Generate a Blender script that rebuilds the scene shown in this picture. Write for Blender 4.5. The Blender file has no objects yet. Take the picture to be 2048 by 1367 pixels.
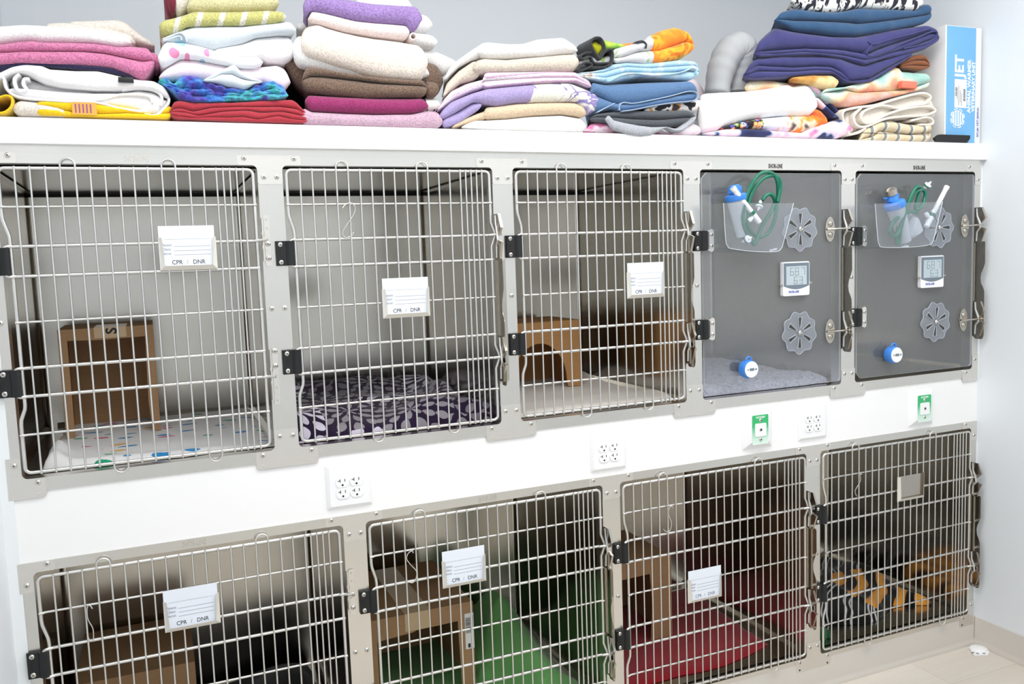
import bpy, bmesh, math, random
from math import sin, cos, pi, sqrt, exp, radians as R
from mathutils import Vector, Matrix, noise

random.seed(7)
C = bpy.context.scene.collection
ZC = 1.485                      # eye height of the photograph above the floor
D0 = 2.15153                    # distance of the eye from the cage fronts
W, H, F = 2048.0, 1367.0, 1700.49
YAW, PIT, ROL = 0.398531, 0.0974462, -0.0359053

# ------------------------------------------------------------------ camera
FW = Vector((sin(YAW)*cos(PIT), cos(YAW)*cos(PIT), -sin(PIT)))
RT0 = Vector((cos(YAW), -sin(YAW), 0.0)); UP0 = RT0.cross(FW)
RT = cos(ROL)*RT0 + sin(ROL)*UP0; UP = -sin(ROL)*RT0 + cos(ROL)*UP0
EYE = Vector((0, -D0, ZC))
cam = bpy.data.objects.new('camera', bpy.data.cameras.new('camera')); C.objects.link(cam)
cam.matrix_world = Matrix(((RT.x, UP.x, -FW.x, EYE.x), (RT.y, UP.y, -FW.y, EYE.y), (RT.z, UP.z, -FW.z, EYE.z), (0, 0, 0, 1)))
cam.data.sensor_fit = 'HORIZONTAL'; cam.data.sensor_width = 36.0; cam.data.lens = F*36.0/W
cam.data.clip_start = 0.02; cam.data.clip_end = 50
bpy.context.scene.camera = cam

def ray(px, py): return RT*((px-W/2)/F) + UP*((H/2-py)/F) + FW
def atY(px, py, Y=0.0):
    d = ray(px, py); return EYE + d*((Y-EYE.y)/d.y)
def atX(px, py, X):
    d = ray(px, py); return EYE + d*((X-EYE.x)/d.x)
def atZ(px, py, Z):
    d = ray(px, py); return EYE + d*((Z-EYE.z)/d.z)

# ------------------------------------------------------------------ materials
def lin(c):
    f = lambda v: v/12.92 if v <= 0.04045 else ((v+0.055)/1.055)**2.4
    return (f(c[0]/255), f(c[1]/255), f(c[2]/255), 1.0)

class NT:
    def __init__(s, name):
        s.m = bpy.data.materials.new(name); s.m.use_nodes = True
        s.t = s.m.node_tree; s.n = s.t.nodes; s.l = s.t.links
        s.b = s.n['Principled BSDF']; s.out = s.n['Material Output']
    def link(s, a, b): s.l.new(a, b)
    def math(s, op, a, b=None, c=None):
        n = s.n.new('ShaderNodeMath'); n.operation = op
        for i, v in enumerate((a, b, c)):
            if v is None: continue
            if hasattr(v, 'links'): s.l.new(v, n.inputs[i])
            else: n.inputs[i].default_value = v
        return n.outputs[0]
    def coord(s, which='Object', scale=(1, 1, 1), rot=(0, 0, 0), loc=(0, 0, 0)):
        tc = s.n.new('ShaderNodeTexCoord'); mp = s.n.new('ShaderNodeMapping')
        mp.inputs['Scale'].default_value = scale; mp.inputs['Rotation'].default_value = rot; mp.inputs['Location'].default_value = loc
        s.l.new(tc.outputs[which], mp.inputs['Vector']); return mp.outputs['Vector']
    def noise(s, vec, scale, detail=3.0, rough=.55, dist=0.0):
        n = s.n.new('ShaderNodeTexNoise'); n.inputs['Scale'].default_value = scale; n.inputs['Detail'].default_value = detail
        n.inputs['Roughness'].default_value = rough; n.inputs['Distortion'].default_value = dist
        s.l.new(vec, n.inputs['Vector']); return n
    def voro(s, vec, scale, feature='F1', rnd=1.0):
        n = s.n.new('ShaderNodeTexVoronoi'); n.feature = feature; n.inputs['Scale'].default_value = scale
        n.inputs['Randomness'].default_value = rnd; s.l.new(vec, n.inputs['Vector']); return n
    def ramp(s, fac, stops, interp='LINEAR'):
        n = s.n.new('ShaderNodeValToRGB'); n.color_ramp.interpolation = interp
        e = n.color_ramp.elements
        while len(e) < len(stops): e.new(0.5)
        for i, (p, c) in enumerate(stops):
            e[i].position = p; e[i].color = lin(c)
        s.l.new(fac, n.inputs['Fac']); return n.outputs['Color']
    def mix(s, fac, a, b):
        n = s.n.new('ShaderNodeMix'); n.data_type = 'RGBA'
        if hasattr(fac, 'links'): s.l.new(fac, n.inputs['Factor'])
        else: n.inputs['Factor'].default_value = fac
        for v, k in ((a, 6), (b, 7)):
            if hasattr(v, 'links'): s.l.new(v, n.inputs[k])
            else: n.inputs[k].default_value = lin(v)
        return n.outputs[2]
    def bump(s, h, strength=.3, dist=.002):
        n = s.n.new('ShaderNodeBump'); n.inputs['Strength'].default_value = strength; n.inputs['Distance'].default_value = dist
        s.l.new(h, n.inputs['Height']); s.l.new(n.outputs['Normal'], s.b.inputs['Normal'])
    def base(s, c):
        if hasattr(c, 'links'): s.l.new(c, s.b.inputs['Base Color'])
        else: s.b.inputs['Base Color'].default_value = lin(c)
    def set(s, **kw):
        for k, v in kw.items(): s.b.inputs[k.replace('_', ' ')].default_value = v

def plain(name, c, rough=.5, metal=0.0, var=.04, bump=0.0, bs=300):
    t = NT(name); v = t.coord()
    n = t.noise(v, 6.0, 2)
    lo = tuple(max(0, x*(1-var)) for x in c)
    t.base(t.mix(n.outputs['Fac'], lo, c)); t.set(Roughness=rough, Metallic=metal)
    if bump: t.bump(t.noise(v, bs, 2).outputs['Fac'], bump, .001)
    return t.m

def steel(name, c, rough=.3, streak=(1, 1, 60), bumpst=.02, wave=0.0, metal=1.0):
    t = NT(name); v = t.coord(scale=streak)
    n = t.noise(v, 14, 4)
    t.base(t.mix(n.outputs['Fac'], tuple(x*.93 for x in c), c)); t.set(Metallic=metal)
    r = t.math('MULTIPLY_ADD', n.outputs['Fac'], .12, rough-.06); t.link(r, t.b.inputs['Roughness'])
    h = n.outputs['Fac']
    if wave:
        w = t.noise(t.coord(), 4.0, 1)
        h = t.math('MULTIPLY', w.outputs['Fac'], wave)
    t.bump(h, bumpst, .01)
    return t.m

_fab = {}
def fabric(name, c, terry=.5, scale=260, c2=None, pattern=None, sheen=.25):
    t = NT(name); v = t.coord()
    n = t.noise(v, scale, 3, .65); n2 = t.noise(v, 18, 2)
    if pattern: col = pattern(t)
    else: col = t.mix(n2.outputs['Fac'], tuple(x*.96 for x in c), c)
    pile = t.ramp(n.outputs['Fac'], [(.36, (118, 112, 110)), (.60, (255, 255, 255))])
    dark = t.n.new('ShaderNodeMix'); dark.data_type = 'RGBA'; dark.blend_type = 'MULTIPLY'
    dark.inputs['Factor'].default_value = min(1.0, terry*.85)
    t.link(col, dark.inputs[6]); t.link(pile, dark.inputs[7])
    t.base(dark.outputs[2]); t.set(Roughness=.95)
    t.b.inputs['Sheen Weight'].default_value = sheen; t.b.inputs['Sheen Roughness'].default_value = .5
    t.b.inputs['Specular IOR Level'].default_value = .15
    t.bump(n.outputs['Fac'], min(1.0, .9*terry+.08), .006)
    return t.m

# ------------------------------------------------------------------ mesh builder
class MB:
    def __init__(s): s.v = []; s.f = []; s.mi = []; s.uv = {}
    def add(s, vs, fs, mi=0):
        o = len(s.v); s.v += [Vector(p) for p in vs]
        s.f += [[i+o for i in f] for f in fs]; s.mi += [mi]*len(fs); return o
    def box(s, x0, x1, y0, y1, z0, z1, mi=0, b=0.0):
        if b > 0:
            bm = bmesh.new(); bmesh.ops.create_cube(bm, size=1.0)
            for q in bm.verts: q.co = Vector(((x0+x1)/2+q.co.x*(x1-x0), (y0+y1)/2+q.co.y*(y1-y0), (z0+z1)/2+q.co.z*(z1-z0)))
            bmesh.ops.bevel(bm, geom=list(bm.edges), offset=b, segments=2, affect='EDGES', profile=.5)
            bm.verts.index_update(); vs = [q.co.copy() for q in bm.verts]; fs = [[q.index for q in f.verts] for f in bm.faces]
            bm.free(); s.add(vs, fs, mi); return
        s.add([(x0, y0, z0), (x1, y0, z0), (x1, y1, z0), (x0, y1, z0), (x0, y0, z1), (x1, y0, z1), (x1, y1, z1), (x0, y1, z1)],
              [(0, 3, 2, 1), (4, 5, 6, 7), (0, 1, 5, 4), (1, 2, 6, 5), (2, 3, 7, 6), (3, 0, 4, 7)], mi)
    def prism(s, poly, a0, a1, axis='Y', mi=0):
        """poly of 2D points swept along axis; Y: (x,z), X: (y,z), Z: (x,y)"""
        n = len(poly)
        def mk(p, a): return {'Y': (p[0], a, p[1]), 'X': (a, p[0], p[1]), 'Z': (p[0], p[1], a)}[axis]
        vs = [mk(p, a0) for p in poly] + [mk(p, a1) for p in poly]
        fs = [list(range(n)), list(range(2*n-1, n-1, -1))] + [[i, i+n, (i+1) % n+n, (i+1) % n] for i in range(n)]
        s.add(vs, fs, mi)
    def tube(s, pts, r, n=8, closed=False, mi=0, caps=True):
        P = [Vector(p) for p in pts]; m = len(P)
        rad = r if isinstance(r, (list, tuple)) else [r]*m
        rings = []; ref = None
        for i in range(m):
            if closed: t = P[(i+1) % m]-P[i-1]
            else: t = P[min(i+1, m-1)]-P[max(i-1, 0)]
            if t.length < 1e-9: t = Vector((0, 0, 1))
            t.normalize()
            if ref is None:
                ref = t.orthogonal().normalized()
            ref = (ref - t*ref.dot(t))
            if ref.length < 1e-6: ref = t.orthogonal()
            ref.normalize(); b = t.cross(ref)
            rings.append([P[i]+(ref*cos(2*pi*k/n)+b*sin(2*pi*k/n))*rad[i] for k in range(n)])
        vs = [q for rg in rings for q in rg]; fs = []
        for i in range(m if closed else m-1):
            j = (i+1) % m
            sh = 0
            if closed and j == 0:
                best = 1e9
                for q in range(n):
                    dd = (rings[0][q]-rings[-1][0]).length
                    if dd < best: best = dd; sh = q
            for k in range(n): fs.append((i*n+k, i*n+(k+1) % n, j*n+(k+1+sh) % n, j*n+(k+sh) % n))
        if not closed and caps:
            fs.append(list(range(n-1, -1, -1))); fs.append([(m-1)*n+k for k in range(n)])
        s.add(vs, fs, mi)
    def lathe(s, prof, c, axis, n=24, mi=0):
        """prof: (radius, height) pairs along axis from c"""
        a = Vector(axis).normalized(); u = a.orthogonal().normalized(); w = a.cross(u); c = Vector(c)
        vs = []; fs = []
        for r, h in prof:
            for k in range(n): vs.append(c+a*h+(u*cos(2*pi*k/n)+w*sin(2*pi*k/n))*max(r, 1e-5))
        for i in range(len(prof)-1):
            for k in range(n): fs.append((i*n+k, i*n+(k+1) % n, (i+1)*n+(k+1) % n, (i+1)*n+k))
        fs.append(list(range(n-1, -1, -1))); fs.append([(len(prof)-1)*n+k for k in range(n)])
        s.add(vs, fs, mi)
    def mesh(s, name, mats, origin=(0, 0, 0), smooth=40, uv=None):
        me = bpy.data.meshes.new(name); o = Vector(origin)
        me.from_pydata([tuple(p-o) for p in s.v], [], s.f)
        mats = mats if isinstance(mats, (list, tuple)) else [mats]
        for m in mats: me.materials.append(m)
        if len(mats) > 1: me.polygons.foreach_set('material_index', s.mi)
        if uv:
            l = me.uv_layers.new(name='UVMap')
            for lp in me.loops: l.data[lp.index].uv = uv[lp.vertex_index]
        bm = bmesh.new(); bm.from_mesh(me); bmesh.ops.recalc_face_normals(bm, faces=bm.faces); bm.to_mesh(me); bm.free()
        if smooth:
            me.polygons.foreach_set('use_smooth', [True]*len(me.polygons))
            me.set_sharp_from_angle(angle=R(smooth))
        me.update(); return me

def put(name, me, parent=None, loc=(0, 0, 0)):
    o = bpy.data.objects.new(name, me); C.objects.link(o)
    if parent is not None: o.parent = parent
    o.location = loc; return o
def tag(o, label, cat, group=None):
    o['label'] = label; o['category'] = cat
    if group: o['group'] = group
    return o
def thing(name, label, cat, loc=(0, 0, 0), group=None):
    o = bpy.data.objects.new(name, None); C.objects.link(o); o.location = loc; o.empty_display_size = .05
    return tag(o, label, cat, group)
def struct(name, mb, mats, smooth=30):
    o = put(name, mb.mesh(name, mats, smooth=smooth)); o['kind'] = 'structure'; return o
def text_mesh(body, size, mat, ext=.0004, align='CENTER', bold=0.0, sx=1.0, rot=0.0, face=True):
    cu = bpy.data.curves.new('lettering', 'FONT'); cu.body = body; cu.size = size; cu.extrude = ext
    cu.align_x = align; cu.align_y = 'CENTER'; cu.offset = bold; cu.resolution_u = 3
    ob = bpy.data.objects.new('lettering', cu); C.objects.link(ob)
    dg = bpy.context.evaluated_depsgraph_get(); me = bpy.data.meshes.new_from_object(ob.evaluated_get(dg))
    bpy.data.objects.remove(ob); bpy.data.curves.remove(cu)
    M = Matrix.Rotation(rot, 4, 'Z') @ Matrix.Diagonal((sx, 1, 1, 1))
    me.transform(M)
    if face: me.transform(Matrix.Rotation(pi/2, 4, 'X'))
    me.materials.clear(); me.materials.append(mat); me.update(); return me
def arc(cx, cz, r, a0, a1, n=6): return [(cx+r*cos(R(a0+(a1-a0)*i/n)), cz+r*sin(R(a0+(a1-a0)*i/n))) for i in range(n+1)]
def rrect(x0, x1, z0, z1, r, n=5):
    return arc(x1-r, z1-r, r, 0, 90, n)+arc(x0+r, z1-r, r, 90, 180, n)+arc(x0+r, z0+r, r, 180, 270, n)+arc(x1-r, z0+r, r, 270, 360, n)
def catmull(P, sub=6, closed=False):
    P = [Vector(p) for p in P]; n = len(P); out = []
    for i in range(n if closed else n-1):
        if closed: a, b, c, d = P[i-1], P[i], P[(i+1) % n], P[(i+2) % n]
        else: a, b, c, d = P[max(i-1, 0)], P[i], P[i+1], P[min(i+2, n-1)]
        for k in range(sub):
            t = k/sub
            out.append(.5*((2*b)+(c-a)*t+(2*a-5*b+4*c-d)*t*t+(3*b-a-3*c+d)*t**3))
    if not closed: out.append(P[-1])
    return out
#MATERIALS
M = {}
M['frame'] = steel('brushed_steel', (230, 227, 221), .24, (1.2, 1, 110), .02, 0.0, .96)
M['stile'] = steel('brushed_steel_upright', (230, 227, 221), .24, (110, 1, 1.2), .02, 0.0, .96)
M['plate'] = steel('steel_plate', (236, 232, 226), .32, (2, 1, 80), .012, 0.0, .94)
M['shell'] = steel('cage_steel', (212, 208, 200), .19, (60, 60, 3), .02, 1.0)
M['wire'] = steel('bright_wire', (228, 227, 224), .30, (1, 1, 1), .01, 0.0, .85)
M['latch'] = steel('polished_steel', (196, 190, 180), .18, (3, 3, 3), .01)
M['screw'] = steel('screw_steel', (225, 222, 216), .22, (1, 1, 1))
M['recess'] = plain('screw_recess', (60, 58, 56), .6)
M['black'] = plain('black_plastic', (13, 15, 17), .5)
M['seam'] = plain('dark_sealant', (18, 17, 16), .7)
M['paint'] = plain('pale_blue_wall_paint', (231, 236, 241), .7, 0, .01, .05)
M['laminate'] = plain('white_laminate', (246, 246, 246), .32, 0, .01)
M['trimwhite'] = plain('pale_trim', (236, 240, 242), .4, 0, .01)
M['ceil'] = plain('white_ceiling', (245, 245, 244), .85, 0, .02)
M['base'] = plain('greige_cove_base', (204, 198, 190), .5, 0, .02)
M['white'] = plain('white_plastic', (244, 244, 246), .3, 0, .01)
M['slot'] = plain('dark_slot', (25, 25, 27), .6)
M['paper'] = plain('white_card', (232, 238, 248), .7, 0, .01)
M['holder'] = plain('pale_steel_holder', (226, 222, 214), .35, .25, .02)
M['ink'] = plain('grey_ink', (58, 62, 72), .7)
M['inkl'] = plain('pale_ink', (128, 136, 154), .7)
M['etch'] = plain('etched_dark_steel', (72, 68, 64), .5)
M['etchl'] = steel('etched_steel', (212, 206, 197), .45)
M['blue'] = plain('blue_plastic', (66, 140, 230), .35)
M['green'] = plain('green_tubing', (8, 112, 86), .2)
M['bluetext'] = plain('blue_ink', (62, 82, 170), .6)
M['lcd'] = plain('grey_display', (186, 200, 206), .3)
M['hygrey'] = plain('grey_blue_bezel', (112, 126, 138), .4)
M['digit'] = plain('display_digit', (140, 152, 160), .4)
def floor_mat():
    t = NT('pale_wood_vinyl'); v = t.coord(scale=(1, 1, 1))
    br = t.n.new('ShaderNodeTexBrick'); t.link(v, br.inputs['Vector']); br.inputs['Scale'].default_value = 1.0
    br.inputs['Brick Width'].default_value = 1.2; br.inputs['Row Height'].default_value = .18; br.inputs['Mortar Size'].default_value = .0012
    br.inputs['Color1'].default_value = lin((224, 218, 208)); br.inputs['Color2'].default_value = lin((216, 209, 198)); br.inputs['Mortar'].default_value = lin((190, 182, 170))
    g = t.noise(t.coord(scale=(1.2, 14, 1)), 5, 5, .6)
    t.base(t.mix(t.math('MULTIPLY', g.outputs['Fac'], .45), br.outputs['Color'], (188, 176, 160))); t.set(Roughness=.42); return t.m
M['floor'] = floor_mat()
def clear_mat(name, tint, alpha=.0, rough=.03, fres=1.0):
    t = NT(name); t.n.remove(t.b)
    tr = t.n.new('ShaderNodeBsdfTransparent'); tr.inputs['Color'].default_value = lin(tint)
    gl = t.n.new('ShaderNodeBsdfGlossy'); gl.inputs['Roughness'].default_value = rough
    lw = t.n.new('ShaderNodeLayerWeight'); lw.inputs['Blend'].default_value = .5
    fr = t.math('MULTIPLY_ADD', t.math('POWER', lw.outputs['Facing'], 5.0), .95, .04)
    mx = t.n.new('ShaderNodeMixShader'); t.link(t.math('MULTIPLY', fr, fres), mx.inputs[0])
    df = t.n.new('ShaderNodeBsdfDiffuse'); df.inputs['Color'].default_value = lin((235, 240, 245))
    m0 = t.n.new('ShaderNodeMixShader'); m0.inputs[0].default_value = alpha
    t.link(tr.outputs[0], m0.inputs[1]); t.link(df.outputs[0], m0.inputs[2])
    t.link(m0.outputs[0], mx.inputs[1]); t.link(gl.outputs[0], mx.inputs[2]); t.link(mx.outputs[0], t.out.inputs['Surface'])
    return t.m
M['acrylic'] = clear_mat('clear_acrylic_sheet', (244, 245, 246), .075)  # diffuse white veil mixed in, standing in for bright reflections off the cage walls
M['edge'] = clear_mat('acrylic_cut_edge', (235, 240, 245), .5)
M['pocket'] = clear_mat('frosted_clear_plastic', (246, 248, 251), .06, .15)
M['pocketedge'] = clear_mat('clear_plastic_edge', (244, 246, 250), .55, .15)
M['vent'] = clear_mat('clear_vent_plastic', (240, 242, 248), .13, .1)
M['bottle'] = clear_mat('cloudy_bottle_plastic', (246, 248, 250), .58, .2)
M['mask'] = clear_mat('cloudy_mask_plastic', (232, 246, 242), .62, .2)
def carton_mat(name, c):
    t = NT(name); v = t.coord(scale=(1, 1, 18)); n = t.noise(v, 9, 4)
    t.base(t.mix(n.outputs['Fac'], tuple(x*.9 for x in c), c)); t.set(Roughness=.85); t.bump(n.outputs['Fac'], .1, .001); return t.m
M['carton'] = carton_mat('brown_cardboard', (176, 138, 100))
M['cartonb'] = carton_mat('tan_cardboard', (196, 146, 92))
M['tape'] = plain('parcel_tape', (206, 178, 140), .3)
M['label'] = plain('white_label', (235, 235, 235), .5)

# ------------------------------------------------------------------ room
XL, XR, YB, YF, ZT = -.340, 2.735, .735, -2.9, 2.75
def room():
    m = MB(); m.box(XL-.1, XR+.1, YF-.1, YB+.1, -.05, 0.0); struct('floor', m, M['floor'])
    m = MB(); m.box(XL-.1, XR+.1, YF-.1, YB+.1, ZT, ZT+.05); struct('ceiling', m, M['ceil'])
    m = MB(); m.box(XL-.1, XR+.1, YB, YB+.1, 0, ZT); struct('wall_back', m, M['paint'])
    m = MB(); m.box(XL-.1, XL, YF-.1, YB, 0, ZT); struct('wall_left', m, M['paint'])
    m = MB(); m.box(XR, XR+.1, YF-.1, YB, 0, ZT); struct('wall_right', m, M['paint'])
    m = MB(); m.box(XL-.1, XR+.1, YF-.1, YF, 0, ZT); struct('wall_front', m, M['paint'])
    # cove bases: flat strip with a flared toe
    prof = [(0, 0), (-.016, 0), (-.016, .004), (-.011, .012), (-.006, .022), (-.005, .10), (-.003, .1025), (0, .1025)]
    m = MB(); m.prism([(y+.004, z) for y, z in prof], XL, XR, 'X'); struct('baseboard_back', m, M['base'], 60)
    m = MB(); m.prism([(XR+a, z) for a, z in prof], YF, -.004, 'Y'); 
    # prism along Y uses (x, z)
    struct('baseboard_right', m, M['base'], 60)
    m = MB(); m.prism([(XL-a, z) for a, z in prof], YF, -.004, 'Y'); struct('baseboard_left', m, M['base'], 60)
room()
def rel(z): return z+ZC
UT, UOT, UOB, UB = .2695, .2457, -.4525, -.4828         # upper bank: frame top, opening top, opening bottom, frame bottom
LO = -.9140                                             # the lower bank sits this much lower
UC = [-.3244, .2852, .8948, 1.5044, 2.1140, 2.7236]
LC = [-.3205, .4430, 1.2055, 1.9660, 2.7255]
HS = .0295
def trims():
    m = MB(); m.box(XL, -.3148, -.001, .03, .1025, rel(.286)); struct('trim_1', m, M['trimwhite'])
    m = MB(); m.box(2.727, XR, .003, .03, .1025, rel(.286)); struct('trim_2', m, M['trimwhite'])
    m = MB(); m.box(-.318, 2.727, -.0005, .03, rel(UT), rel(.286)); struct('trim_3', m, M['frame'])
    m = MB(); m.box(-.318, 2.727, .003, .03, rel(UT+LO), rel(UB)); struct('trim_4', m, M['laminate'])
    m = MB(); m.box(XL, XR, .004, .03, 0, rel(UB+LO)); struct('trim_5', m, M['base'])
    s = MB(); s.box(XL, XR, -.0165, YB, rel(.286), rel(.342), 0, .0015)
    tag(put('wall_shelf', s.mesh('wall_shelf', M['laminate'])), 'long white laminate shelf above the cages carrying the towel piles', 'shelf')
trims()
SHELF = rel(.342)

# ------------------------------------------------------------------ steel face frames
def screw_mesh():
    m = MB(); r = .0064
    m.lathe([(r, 0), (r*.97, .0008), (r*.8, .0021), (r*.5, .0030), (r*.15, .0034)], (0, 0, 0), (0, -1, 0), 16)
    a = .0032; w = .0006
    m.box(-a, a, -.0037, -.0020, -w, w, 1); m.box(-w, w, -.0037, -.0020, -a, a, 1)
    return m.mesh('screw', [M['screw'], M['recess']])
SCREW = screw_mesh()
def screw(x, z, parent, y=0.0, rot=None):
    o = put('screw', SCREW, parent, (x, y, z)); o.rotation_euler = (0, random.uniform(0, 1.5) if rot is None else rot, 0); return o
def tplate(kind, half=None):
    """corner plate polygon round a stile centre; kind top/bottom; half: None, 'L' keeps x>0, 'R' keeps x<0"""
    r = .012
    if kind == 'top':
        right = [(.0735, UT), (.0745, UT-.001), (.0745, UOT+.004), (.0705, UOT)]+arc(HS+r, UOT-r, r, 90, 180, 6)+[(HS, .2045), (HS-.004, .2005)]
    else:
        right = [(HS-.001, -.4030), (HS, -.404)]+arc(HS+r, UOB+r, r, 180, 270, 6)+[(.0715, UOB), (.0755, UOB-.004), (.0755, -.4915), (.0700, -.4970)]
    if half == 'L': return right+([(0, .2005), (0, UT)] if kind == 'top' else [(0, -.4970), (0, -.4030)])
    left = [(-x, z) for x, z in reversed(right)]
    if half == 'R': return left+([(0, UT), (0, .2005)] if kind == 'top' else [(0, -.4030), (0, -.4970)])
    return right+left
def face_frame(label, centers, dz, marks):
    root = thing('steel_face_frame', label, 'frame', (centers[0], 0, rel(UB+dz)))
    ox, oz = centers[0], rel(UB+dz)
    def L(m, name, mat, sm=30): return put(name, m.mesh(name, mat, (ox, 0, oz), sm), root)
    x0, x1 = centers[0]+.006, centers[-1]-.0005
    m = MB(); m.box(x0, x1, 0, .03, rel(UOT+dz), rel(UT+dz)); L(m, 'top_rail', M['frame'])
    m = MB(); m.box(x0, x1, 0, .03, rel(UB+dz), rel(UOB+dz)); L(m, 'bottom_rail', M['frame'])
    n = len(centers)
    for i, c in enumerate(centers):
        half = 'L' if i == 0 else 'R' if i == n-1 else None
        a = c-HS if i else x0; b = c+HS if i < n-1 else x1
        m = MB(); m.box(a, b, .0002, .045, rel(UOB+dz), rel(UOT+dz))
        st = L(m, 'stile', M['stile'])
        for sx in (-1, 1):
            if half == 'L' and sx < 0 or half == 'R' and sx > 0: continue
            screw(c-ox+sx*.0153, rel(-.1010+dz)-oz, st)
        for kind in ('top', 'bottom'):
            poly = [(c+x, rel(z+dz)) for x, z in tplate(kind, half)]
            m = MB(); m.prism(poly, -.0016, .0, 'Y')
            pl = L(m, 'corner_plate', M['plate'])
            for sx in (-1, 1):
                if half == 'L' and sx < 0 or half == 'R' and sx > 0: continue
                pts = [(.0150, .2180), (.0587, .2622)] if kind == 'top' else [(.0160, -.4195), (.0595, -.4625)]
                for px, pz in pts: screw(c-ox+sx*px, rel(pz+dz)-oz, pl, -.0016)
                if kind == 'bottom':
                    h = MB(); h.lathe([(.0036, 0), (.0036, .0004), (.003, .0006)], (c+sx*.0595, -.0016, rel(-.4890+dz)), (0, -1, 0), 14)
                    put('screw_hole', h.mesh('screw_hole', M['recess'] if dz else M['plate'], (ox, 0, oz)), pl)
    for x, mat in marks:
        put('stamped_lettering', text_mesh('SHOR-LINE', .0185, M[mat], .0002, bold=.0005, sx=.60), root, (x-ox, -.0003, rel(UT-.0125+dz)-oz))
    return root
UF = face_frame('stainless steel frame of the upper cage row, below the shelf', UC, 0.0, [(-.01, 'etchl'), (1.818, 'etch'), (2.428, 'etch')])
LF = face_frame('stainless steel frame of the lower cage row, above the floor', LC, LO, [(.053, 'etchl'), (.816, 'etchl')])

# ------------------------------------------------------------------ cages
ZTW = .2344                                             # height of the top door wire, and of the bars below it
BARS = [(-.0832, 0), (-.1690, 1), (-.2346, 1), (-.3355, 0), (-.4372, 1), (-.5007, 1), (-.5864, 0)]
ZBW = ZTW-.6723
def smooth_pts(P, sub=5): return catmull(P, sub)
def door_meshes(w, reg, dense, tl, bl, simple):
    """w: opening width. all coordinates from the opening's left edge, z from eye level"""
    xl, xr = .0085, w-.0115; y = -.0045
    xi = .0195
    P = []
    r = .012
    P += [(x, y, z) for x, z in arc(xl+r, ZTW-r, r, 180, 90, 5)]
    P += [(x, y, z) for x, z in arc(xr-r, ZTW-r, r, 90, 0, 5)]
    for k in (1, 5):
        z = ZTW+BARS[k][0]
        if simple: P += [(xr, y, z+.02), (xr, y-.002, z), (xr, y, z-.02)]
        else: P += [(xr, y, z+.034), (xr+.0095, y-.003, z+.008), (xr+.0095, y-.003, z-.004), (xr, y, z-.030)]
    P += [(x, y, z) for x, z in arc(xr-r, ZBW+r, r, 0, -90, 5)]
    P += [(x, y, z) for x, z in arc(xl+r, ZBW+r, r, -90, -180, 5)]
    P += [(xl, y, -.330), (xl+.001, y, -.318), (xi-.001, y, -.294), (xi, y, -.285), (xi, y, .080), (xi-.001, y, .090), (xl+.001, y, .122), (xl, y, .134)]
    m = MB(); m.tube(P, .0041, 10, True); out = m.mesh('wire_door', M['wire'], smooth=60)
    cross = []
    for k, (dz, thick) in enumerate(BARS):
        z = ZTW+dz; m = MB(); rr = .0040 if thick else .0029
        if thick:
            s = -1 if k in (1, 4) else 1
            left = [(.0065, y-.006, z+s*.0105), (.0080, y-.006, z+s*.004), (.0135, y-.005, z), (.024, y-.002, z), (.036, y, z)]
            if k in (1, 5): right = [(w-.028, y, z), (w-.018, y-.004, z), (w-.004, y-.009, z+.001), (w+.010, y-.022, z+.001)]
            else: right = [(w-.03, y, z), (w-.0085, y-.001, z)]
        else:
            xa = xi if -.285 < z < .08 else xl
            left = [(xa-.004, y-.0045, z), (xa+.006, y-.0040, z), (xa+.016, y, z)]
            right = [(w-.024, y, z), (w-.016, y-.004, z), (w-.0075, y-.0045, z)]
        pts = smooth_pts(left+[(x, y, z) for x in (w*.3, w*.7)]+right, 4)
        m.tube(pts, rr, 8); cross.append(m.mesh('crossbar', M['wire'], smooth=60))
    vert = []
    xs = [.0401+.0297*i for i in range(reg)]; xd = [xs[-1]+.0152*(i+1) for i in range(dense)]
    yv = -.0100; rv = .0023; used = set()
    def vb(P): 
        m = MB(); m.tube(P, rv, 7); vert.append(m.mesh('vertical_bar', M['wire'], smooth=60))
    tp, bt = ZTW+.0042, ZBW-.0042
    tset = {i for p in tl for i in p}; bset = {i for p in bl for i in p}
    for i, j in tl:
        c = (xs[i]+xs[j])/2; rr = (xs[j]-xs[i])/2
        vb([(xs[i], yv, bt)]+[(x, yv, z) for x, z in arc(c, ZTW+.0075, rr, 180, 0, 10)]+[(xs[j], yv, bt)])
    for i, j in bl:
        c = (xs[i]+xs[j])/2; rr = (xs[j]-xs[i])/2
        vb([(xs[i], yv, tp)]+[(x, yv, z) for x, z in arc(c, ZBW-.0075, rr, 180, 360, 10)]+[(xs[j], yv, tp)])
    for i, x in enumerate(xs+xd):
        if i in tset or i in bset: continue
        vb([(x, yv, bt), (x, yv, tp)])
    return out, cross, vert
D24 = door_meshes(.5506, 15, 4, [(3, 4), (10, 11)], [(5, 6), (12, 13)], False)
D24S = door_meshes(.5506, 15, 4, [(3, 4), (10, 11)], [(5, 6), (12, 13)], True)
D30 = door_meshes(.7035, 20, 4, [(3, 4), (15, 16)], [(5, 6), (17, 18)], False)
D30S = door_meshes(.7035, 20, 4, [(3, 4), (15, 16)], [(5, 6), (17, 18)], True)
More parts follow.
